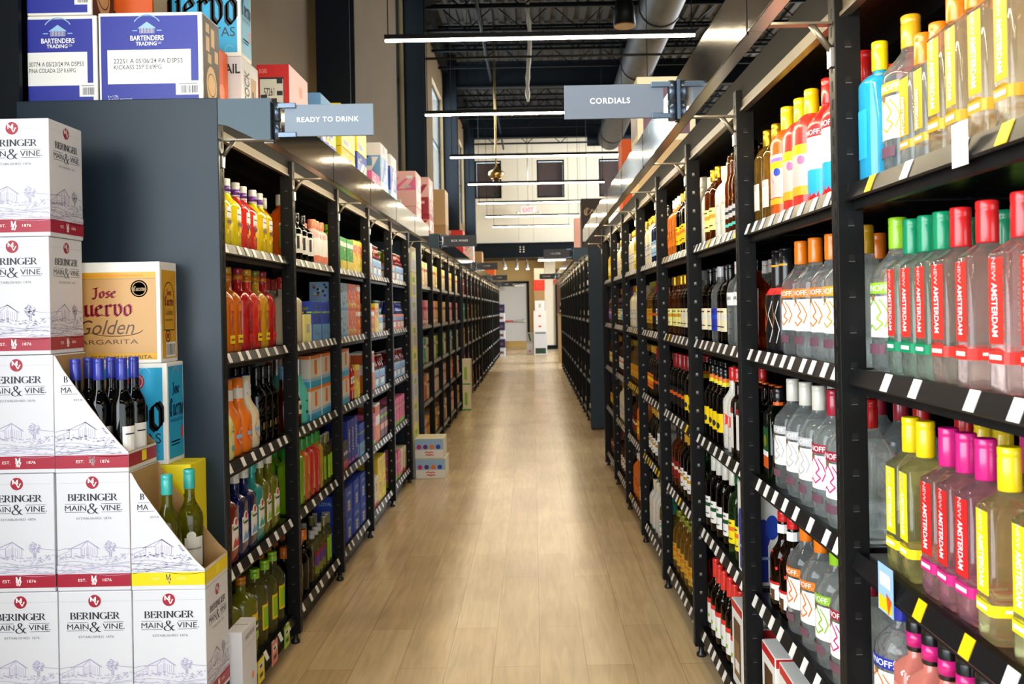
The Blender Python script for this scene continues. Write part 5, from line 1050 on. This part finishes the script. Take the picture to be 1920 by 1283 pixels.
def blue_s(F_, w, h):
    F_.rect(.010, .014, w-.008, h-.012, 'cyan', .0006); F_.pen('Jose', w*.5, h*.74, h*.11, 'navy', w*.42, BLACK, (.2, .14), .05); cuervo(F_, w*.52, h*.55, h*.17, 'navy', w*.82); F_.text('MARGARITAS', w*.52, h*.42, h*.035, 'navy', w*.7)
    F_.ring(w*.5, h*.86, w*.2, .003, 'rose', .0013, 14, 20, 160); F_.rect(w*.78, h*.22, w*.88, h*.34, 'scarlet', .0009); F_.rect(w*.2, h*.2, w*.7, h*.215, 'navy'); F_.rect(w*.2, h*.17, w*.7, h*.182, 'navy')
YG0, YG1 = 2.882, 3.018
MG = 'margarita cases behind the wine stack'
case('margarita_case', -1.55, -1.193, YG0, YG1, 1.3005, 1.6255, 'b:white', 'orange and tan golden margarita carton beside dark end panel', 'carton', MG, golden_f, golden_s)
case('margarita_case', -1.53, -1.176, YG0, YG1, .975, 1.2995, 'b:white', 'turquoise blue margarita carton under the golden margarita carton', 'carton', MG, blue_f, blue_s)
def yel_f(F_, w, h):
    F_.rect(.01, .01, w-.01, h-.01, 'lemon', .0006); F_.line([(w*.9, h*.62), (w*.95, h*.66), (w*.985, h*.6)], .007, 'ink'); F_.disc(w*.955, h*.7, .008, 'ink')
    F_.rect(w*.9, h*.38, w*.98, h*.54, 'paper', .0009); F_.line([(w*.9, h*.38), (w*.98, h*.38), (w*.98, h*.54), (w*.9, h*.54), (w*.9, h*.38)], .003, 'ink', .0012); F_.text('M', w*.94, h*.46, .018, 'ink')
case('drink_carton', -1.47, -1.105, YG0, YG1, .645, .974, 'b:lemon', 'bright yellow carton at the foot of the margarita carton pile', 'carton', MG, yel_f, lambda F_, w, h: F_.rect(.01, .01, w-.01, h-.01, 'lemon', .0006))
case('plain_carton', -1.47, -1.108, YG0, YG1, .0, .644, 'b:kraft', 'plain brown carton hidden below the bright yellow carton', 'carton', MG)
def care_s(F_, w, h):
    F_.line([(0, h*.86), (w, h*.86)], .002, 'lgrey'); F_.text('HANDLE WITH CARE', w*.52, h*.93, .016, 'ink', w*.62, .0)
    F_.disc(w*.7, h*.6, .012, 'coral')
case('white_carton', -1.0, -.948, 2.872, 3.02, 0, .437, 'b:offwhite', 'slim white carton marked HANDLE WITH CARE on the floor', 'carton', None, None, care_s)
# cases on top of the ready-to-drink shelving
TG = 'cases stored on top of the ready-to-drink shelving'
def bart_f(l1, l2, off=0.):
    def f(F_, w, h):
        F_.rect(.008 if not off else 0, .008, w-.014, h-.012, 'case_blue', .0006); cx = w*(.47 if not off else .44)
        F_.text('BARTENDERS', cx, h*.725, h*.055, 'paper', .115, .02); F_.text('TRADING', cx-.003, h*.665, h*.042, 'paper', .072, .02); F_.text('CO', cx+.043, h*.672, h*.022, 'paper', .011)
        F_.poly([(cx-.026, h*.775), (cx+.026, h*.775), (cx+.026, h*.83), (cx, h*.885), (cx-.026, h*.83)], 'lav', .001); F_.poly([(cx-.032, h*.828), (cx+.032, h*.828), (cx, h*.9)], 'ltblue', .0013)
        for q in range(5): F_.line([(cx-.022+q*.011, h*.78), (cx-.022+q*.011, h*.83)], .0018, 'case_blue', .0016)
        F_.ring(cx, h*.81, .052, .004, 'ltblue', .001, 16, 35, 145)
        F_.line([(cx-.05, h*.805), (cx-.034, h*.805)], .003, 'ltblue'); F_.line([(cx+.034, h*.805), (cx+.05, h*.805)], .003, 'ltblue')
        x0 = .03 if not off else 0
        F_.rect(x0, h*.235, w*(.89 if not off else .86), h*.6, 'paper', .001)
        if off: F_.text(l1, .098, h*.47, h*.05, 'dgrey', .188, .006); F_.text(l2, .084, h*.40, h*.047, 'dgrey', .160, .006)
        else: F_.text(l1, w*.477, h*.48, h*.05, 'dgrey', w*.665, .006); F_.text(l2, w*.375, h*.415, h*.047, 'dgrey', w*.46, .006)
        if not off: F_.text('6 x 1.75L', x0+.018, h*.105, h*.022, 'paper', .036); F_.text('PLASTIC BOTTLES', x0+.042, h*.07, h*.022, 'paper', .082)
        F_.rect(w*.74, h*.11, w-.004, h*.26, 'paper', .0013); F_.barcode(w*.79, h*.13, w*.96, h*.21, seed=3, l=.0018); F_.rect(w*.77, h*.225, w*.95, h*.235, 'grey', .0018)
    return f
def bart_s(F_, w, h):
    F_.rect(.008, .0, w-.004, h*.985, 'dbrown', .0006)
    for a, z0, z1 in ((.2, .62, .78), (.5, .7, .9), (.3, .5, .6), (.7, .55, .68), (.2, .82, .92)): F_.rect(w*a, h*z0, w*(a+.2), h*z1, 'tan', .0009)
    F_.disc(w*.5, h*.27, w*.3, 'tan', .0009, 16, 1.3); F_.ring(w*.5, h*.27, w*.23, .004, 'dbrown', .0013)
case('mixer_case', -1.722, -1.484, 3.10, 3.27, ZT, 2.49, 'b:white', 'blue and white spirits carton stamped PINA COLADA on shelving top', 'carton', TG, bart_f('30774 A 05/23/24 PA DSP53', 'PINA COLADA 25P 0.69PG', 1.), bart_s)
case('mixer_case', -1.478, -1.122, 3.10, 3.27, ZT, 2.496, 'b:white', 'blue and white spirits carton stamped KICKASS at the shelving end', 'carton', TG, bart_f('22251 A 05/06/24 PA DSP53', 'KICKASS 25P 0.69PG'), bart_s)
case('mixer_case', -1.722, -1.50, 3.10, 3.27, 2.492, 2.81, 'b:white', 'blue spirits carton stacked on the PINA COLADA carton', 'carton', TG, bart_f('30774 A 05/23/24 PA DSP53', 'PINA COLADA 25P 0.69PG', 1.), bart_s)
case('margarita_case', -1.50, -1.145, 3.285, 3.43, ZT, 2.44, 'b:dorange', 'orange carton behind the KICKASS carton', 'carton', TG, None, lambda F_, w, h: (F_.rect(.008, .008, w-.008, h-.008, 'dorange'), F_.disc(w*.5, h*.4, w*.2, 'coral', .0012)))
def ora_f(F_, w, h): F_.rect(.01, .01, w-.01, h-.01, 'dorange'); cuervo(F_, w*.5, h*.2, h*.3, 'black', w*.92)
case('margarita_case', -1.545, -1.37, 3.29, 3.43, 2.441, 2.79, 'b:dorange', 'orange margarita carton with black letters on the upper tier', 'carton', TG, ora_f, lambda F_, w, h: F_.rect(.01, .01, w-.01, h-.01, 'tan'))
case('drink_carton', -1.45, -1.10, 3.45, 3.66, ZT, 2.44, 'b:offwhite', 'white cocktail carton under the tall turquoise margarita carton', 'carton', TG, lambda F_, w, h: F_.text('COCKTAIL', w*.70, h*.82, .038, 'ink', .20, .02), lambda F_, w, h: (F_.text('COCK', w*.3, h*.6, .06, 'dgrey', h*.5, .02, rot=PI/2), F_.rect(w*.55, h*.2, w*.85, h*.8, 'kraft', .0009), F_.rect(w*.6, h*.3, w*.7, h*.6, 'ink', .0013)))
case('margarita_case', -1.47, -1.10, 3.45, 3.58, 2.441, 2.80, 'b:white', 'tall turquoise margarita carton on the upper tier', 'carton', TG, blue_f, blue_s)
def red_f(F_, w, h):
    F_.rect(0, 0, w, h, 'red'); F_.rect(w*.08, h*.30, w*.84, h*.86, 'ink', .0008); F_.rect(w*.1, h*.32, w*.82, h*.84, 'offwhite', .001)
    F_.text('24 CANS', w*.2, h*.93, h*.05, 'rose', w*.24); F_.text('57261', w*.38, h*.70, h*.09, 'ink', w*.32, .01); F_.barcode(w*.14, h*.35, w*.4, h*.54, l=.0014, seed=9)
    for a, z, ww in ((.62, .79, .18), (.62, .66, .18), (.44, .58, .18), (.12, .62, .2), (.62, .36, .18)): F_.rect(w*a, h*z, w*(a+ww), h*(z+.05), 'ink', .0014)
    F_.text('ABSOLUT', w*.5, h*.16, h*.09, 'paper', w*.5, .02)
case('can_case', -1.248, -1.10, 4.13, 4.47, ZT, 2.594, 'b:red', 'red 24-can carton with white shipping label on shelving top', 'carton', TG, red_f, lambda F_, w, h: (F_.rect(0, 0, w, h, 'rose'), F_.rect(w*.2, h*.55, w*.8, h*.6, 'coral', .0009), F_.rect(w*.3, h*.2, w*.7, h*.4, 'lime', .0009), F_.disc(w*.6, h*.8, .03, 'coral', .0009)))
def wrap(c1, c2, c3):
    def f(F_, w, h):
        R = random.Random(len(c1)*5+len(c2)*3+len(c3)+int(h*100))
        F_.rect(.004, h*.0, w-.004, h*.46, c1); F_.rect(.004, h*.46, w-.004, h*.82, c2)
        F_.poly([(w*.1, h*.46), (w*.55, h*.82), (w*.75, h*.82), (w*.3, h*.46)], c3, .0008); F_.poly([(w*.5, h*.5), (w*.8, h*.8), (w*.95, h*.8), (w*.7, h*.5)], c1, .0009)
        for k in range(7):
            a, b_ = R.uniform(.05, .8), R.uniform(.04, .9); F_.rect(w*a, h*b_, w*min(.97, a+R.uniform(.06, .2)), h*min(.98, b_+R.uniform(.03, .12)), R.choice((c1, c2, c3, 'paper', 'lgrey')), .001+.0001*k)
        F_.rect(w*.12, h*.06, w*.6, h*.2, 'paper', .0019); F_.barcode(w*.16, h*.08, w*.55, h*.18, seed=int(w*99), l=.0023, m='grey')
    return f
tops = [('seltzer_case', -1.58, -1.10, 4.75, 5.1, 0, .44, 'b:sky', wrap('blue', 'yellow', 'blue'), 'white, blue and yellow seltzer carton behind the sign'),
 ('seltzer_case', -1.55, -1.10, 5.25, 5.65, 0, .25, 'b:yellow', wrap('yellow', 'lemon', 'violet'), 'lower yellow seltzer pack with purple patch'),
 ('seltzer_case', -1.55, -1.10, 5.25, 5.65, .252, .50, 'b:yellow', wrap('lemon', 'yellow', 'blue'), 'upper yellow seltzer pack behind the sign'),
 ('seltzer_case', -1.54, -1.10, 5.72, 6.05, 0, .30, 'b:blue', wrap('yellow', 'blue', 'paper'), 'blue and yellow wrapped can pack, lower'),
 ('seltzer_case', -1.54, -1.10, 5.72, 6.05, .302, .60, 'b:lemon', wrap('lemon', 'yellow', 'paper'), 'shiny yellow wrapped can pack, upper'),
 ('seltzer_case', -1.5, -1.11, 6.3, 6.62, 0, .27, 'b:pink', wrap('orange', 'pink', 'magenta'), 'pink and orange wrapped can pack'),
 ('seltzer_case', -1.45, -1.11, 6.68, 7.0, 0, .535, 'b:paper', wrap('paper', 'sky', 'blue'), 'tall white carton with blue rays'),
 ('seltzer_case', -1.42, -1.11, 7.15, 7.45, 0, .53, 'b:paper', wrap('ltblue', 'blue', 'paper'), 'tall white carton with blue star, farther along'),
 ('wine_pack', -1.45, -1.10, 8.62, 9.0, 0, .28, 'b:rose', wrap('wine', 'rose', 'paper'), 'lower burgundy and pink box-wine pack'),
 ('wine_pack', -1.45, -1.10, 8.62, 9.0, .282, .62, 'b:rose', wrap('rose', 'pink', 'rose'), 'upper pink box-wine pack in shrink film'),
 ('wine_pack', -1.42, -1.10, 9.7, 10.1, 0, .32, 'b:wine', wrap('dred', 'rose', 'paper'), 'lower dark red box-wine pack'),
 ('wine_pack', -1.42, -1.10, 9.7, 10.1, .322, .72, 'b:rose', wrap('wine', 'rose', 'paper'), 'upper red and white box-wine pack'),
 ('plain_carton', -1.42, -1.08, 11.3, 11.7, 0, .35, 'b:kraft', lambda F_, w, h: F_.text('SCREW', w*.5, h*.3, .05, 'brown', w*.6), 'plain tan carton, lower one on the box-wine shelving'),
 ('plain_carton', -1.42, -1.08, 11.3, 11.7, .352, .80, 'b:tan', None, 'plain tan carton, upper one on the box-wine shelving'),
 ('drink_carton', -1.4, -1.05, 13.7, 14.1, 0, .5, 'b:scarlet', wrap('red', 'scarlet', 'lemon'), 'red carton on top of the green-carton row of shelving'),
 ('drink_carton', -1.4, -1.05, 16.0, 16.4, 0, .45, 'b:offwhite', wrap('rose', 'offwhite', 'pink'), 'white and pink carton on top of the green-carton row of shelving'),
 ('drink_carton', -1.4, -1.05, 18.8, 19.3, 0, .5, 'b:kraft', None, 'tan carton on top of the second-last row of shelving'),
 ('drink_carton', -1.4, -1.05, 25.0, 25.4, 0, .6, 'b:dorange', None, 'orange carton on top of the exit-door row of shelving')]
for nm, x0, x1, y0, y1, z0, z1, base, fn, lab in tops: case(nm, x0, x1, y0, y1, ZT+z0, ZT+z1, base, lab, 'carton', TG, fn, fn, .006)
CG = 'cases stored on top of the cordials shelving'
for nm, x0, x1, y0, y1, z0, z1, base, fn, lab in [
 ('plain_carton', .74, 1.14, 6.2, 6.6, 0, .42, 'b:tan', None, 'tan carton behind the CORDIALS sign, lower one'),
 ('plain_carton', .74, 1.14, 6.2, 6.6, .421, .86, 'b:cream', lambda F_, w, h: F_.rect(w*.1, h*.1, w*.9, h*.86, 'mauve'), 'cream-edged carton behind the CORDIALS sign, upper one'),
 ('drink_carton', .74, 1.1, 7.3, 7.6, 0, .64, 'b:dorange', None, 'bright orange carton near the end of the cordials shelving'),
 ('sign_crate', .72, 1.12, 13.1, 13.4, 0, .87, 'b:dbrown', lambda F_, w, h: (F_.pen('C', w*.2, h*.78, .1, 'tan', .08, BLACK, (.17, .12)), F_.line([(w*.32, h*.74), (w*.4, h*.82), (w*.5, h*.74), (w*.62, h*.8), (w*.9, h*.76)], .012, 'tan')), 'dark brown board box with a gold flourish'),
 ('drink_carton', .72, 1.05, 15.2, 15.5, 0, .80, 'b:rose', lambda F_, w, h: F_.rect(0, 0, w, h*.3, 'navy'), 'tall pale pink carton beyond the dark brown box')]:
    case(nm, x0, x1, y0, y1, ZT+z0, ZT+z1, base, lab, 'carton', CG, fn, fn, .004)
# stacks in the gaps and on the floor
SG = 'cartons stacked between the shelving runs'
for k in range(9):
    case('drink_carton', -1.40, -1.06, 7.9, 8.2, .225*k, .225*k+.224, ('b:offwhite', 'b:ltyellow', 'b:cream')[k % 3], f'pale carton in the tall pile past the ready-to-drink shelving, {ORD[k]} from the floor', 'carton', SG, lambda F_, w, h: (F_.rect(w*.05, h*.1, w*.95, h*.4, 'lime'), F_.rect(w*.3, h*.5, w*.7, h*.9, 'olive')), lambda F_, w, h: (F_.rect(w*.1, h*.1, w*.8, h*.5, 'lgrey'), F_.rect(w*.1, h*.6, w*.6, h*.8, 'lime', .0009)))
def seltz(F_, w, h):
    F_.rect(.003, h*.45, w-.003, h*.98, 'ltblue')
    for q in range(4): F_.disc(w*(.15+.22*q), h*.58, h*.12, ('magenta', 'purple', 'orange', 'blue')[q], .0012, 12)
    F_.rect(.003, .003, w-.003, h*.43, 'rose'); F_.text('SUN', w*.48, h*.28, h*.12, 'scarlet', w*.25, .02); F_.text('VALLEY', w*.48, h*.14, h*.1, 'scarlet', w*.3, .02)
def seltz(F_, w, h):
    F_.rect(.003, h*.45, w-.003, h*.98, 'ltblue')
    for q in range(4): F_.disc(w*(.15+.22*q), h*.58, h*.12, ('magenta', 'purple', 'orange', 'blue')[q], .0012, 12)
    F_.rect(.003, .003, w-.003, h*.43, 'paper', .0005)
    for q in range(2): F_.line([(w*(.35+.03*q), h*(.3-.13*q)), (w*.42, h*(.34-.13*q)), (w*.5, h*(.28-.13*q)), (w*.56, h*(.33-.13*q)), (w*.64, h*(.29-.13*q))], h*.05, 'scarlet')
case('seltzer_case', -1.045, -.785, 7.80, 8.12, 0, .172, 'b:cream', 'lower colourful seltzer carton on the aisle floor', 'carton', SG, seltz, lambda F_, w, h: F_.rect(w*.1, h*.2, w*.9, h*.8, 'offwhite'))
case('seltzer_case', -1.05, -.80, 7.81, 8.1, .173, .345, 'b:cream', 'upper colourful seltzer carton on the aisle floor', 'carton', SG, seltz, lambda F_, w, h: F_.rect(w*.1, h*.2, w*.9, h*.8, 'offwhite'))
for k in range(2):
    case('wine_carton', -1.06, -.93, 13.1, 13.38, .37*k, .37*k+.368, 'b:cream', f'{["lower", "upper"][k]} pale carton with green trim at the green-carton row of shelving', 'carton', SG, lambda F_, w, h: (F_.rect(w*.3, h*.2, w*.6, h*.7, 'lime'), F_.rect(0, 0, w, h*.05, 'green')), lambda F_, w, h: F_.rect(w*.3, h*.2, w*.6, h*.7, 'lime'))
for k in range(6):
    case('wine_carton', -1.12, -.9, 27.98, 28.3, .27*k, .27*k+.268, 'b:navy' if k % 2 else 'b:offwhite', f'{ORD[k]} carton from the floor in the dark pile near the exit door', 'carton', 'far carton piles', lambda F_, w, h: F_.rect(w*.2, h*.3, w*.8, h*.6, 'mauve'))
far = [('b:offwhite', .0, .42, 0, .38, 'white carton with open front showing dark bottles, at the pile foot'), ('b:offwhite', .0, .42, .381, .74, 'white carton second from the floor in the far pile'), ('b:paper', .0, .40, .741, 1.06, 'white carton with red oval, third in the far pile'), ('b:paper', .0, .40, 1.061, 1.40, 'white carton with red oval, fourth in the far pile'), ('b:paper', .05, .36, 1.401, 1.72, 'narrow white carton near the top of the far pile'), ('b:kraft', .03, .37, 1.721, 2.04, 'tan carton near the top of the far pile'), ('b:scarlet', .02, .38, 2.041, 2.38, 'orange-red carton with round emblem high on the far pile'), ('b:cream', .04, .36, 2.381, 2.75, 'cream carton topping the far pile')]
for k, (m_, x0, x1, z0, z1, lab) in enumerate(far):
    def ff(F_, w, h, k=k):
        if k in (2, 3): F_.disc(w*.5, h*.5, .05, 'dorange', .001, 14, .6)
        if k == 6: F_.ring(w*.5, h*.55, .08, .02, 'orange')
        if k == 0:
            F_.rect(w*.1, h*.08, w*.9, h*.55, 'ink')
            for q in range(5): F_.disc(w*(.18+.16*q), h*.3, .025, 'dgreen', .0012, 10, 2.5)
        if k == 1: F_.rect(w*.1, h*.8, w*.9, h*.9, 'dgreen')
        if k == 4: F_.rect(w*.4, h*.3, w*.6, h*.7, 'lgrey')
    case('wine_carton', x0, x1, 28.7, 29.05, z0, z1, m_, lab, 'carton', 'far carton piles', ff, None)
case('wine_carton', -.24, -.03, 28.9, 29.2, 0, .36, 'b:offwhite', 'small white carton on the floor beside the far pile', 'carton', 'far carton piles', lambda F_, w, h: F_.disc(w*.5, h*.3, .04, 'pink'))
case('wine_carton', -.24, -.03, 28.9, 29.2, .361, .70, 'b:lgrey', 'small grey carton with dark bottle picture beside the far pile', 'carton', 'far carton piles', lambda F_, w, h: F_.poly([(w*.2, h*.95), (w*.5, h*.9), (w*.75, h*.2), (w*.5, h*.2)], 'dgreen'))
r = empty('wooden_display', (.83, 24.3, 0)); tag(r, 'tall narrow tan wooden display beyond the bottled-wine shelving', 'display stand')
b = MB(); b.box(.66, 1.0, 24.1, 24.5, 0, 1.28, 'tan', .004); part(b, 'body', r); b = MB(); b.box(.64, 1.02, 24.08, 24.52, 1.28, 1.31, 'kraft', .004); part(b, 'top', r)
o = put('wine_cap', (.74, 24.25, 1.311), -.3); tag(o, 'dark wine bottle with light label standing on wooden display', 'bottle')

for k, (c, yy) in enumerate((('lemon', 3.42), ('salmon', 3.60), ('lime', 3.78))):
    b = MB(); x0 = XLF+.016; b.box(x0, x0+.0016, yy-.04, yy+.04, .055, .145, c); f = Face(b, (x0+.0016, yy-.04, .055), (0, 1, 0), (0, 0, 1)); f.rect(.012, .05, .068, .075, 'paper'); f.rect(.02, .02, .06, .035, 'ink'); f.rect(.02, .056, .05, .068, 'ink', .001)
    tag(b.build('sale_tag'), f'{["yellow", "salmon pink", "green"][k]} sale tag hanging from the bottom shelf of the first ready-to-drink bay', 'tag', 'sale tags on the bottom shelf')
b = MB(); b.box(.652, .6535, 1.345, 1.395, 1.655, 1.722, 'paper'); f = Face(b, (.652, 1.395, 1.655), (0, -1, 0), (0, 0, 1)); f.rect(.01, .02, .04, .026, 'lgrey'); f.rect(.01, .045, .04, .052, 'lgrey')
tag(b.build('sale_tag'), 'white paper tag standing on the top shelf edge of the first cordials bay', 'tag')
b = MB(); b.box(.652, .6535, 1.66, 1.73, .865, .955, 'ltblue'); f = Face(b, (.652, 1.73, .865), (0, -1, 0), (0, 0, 1)); f.rect(.004, .004, .066, .03, 'yellow'); f.rect(.01, .05, .06, .075, 'paper'); f.poly([(.05, .0), (.066, .03), (.04, .04)], 'dorange', .001)
tag(b.build('sale_tag'), 'pale blue and yellow promotional tag on the third shelf of the first cordials bay', 'tag')
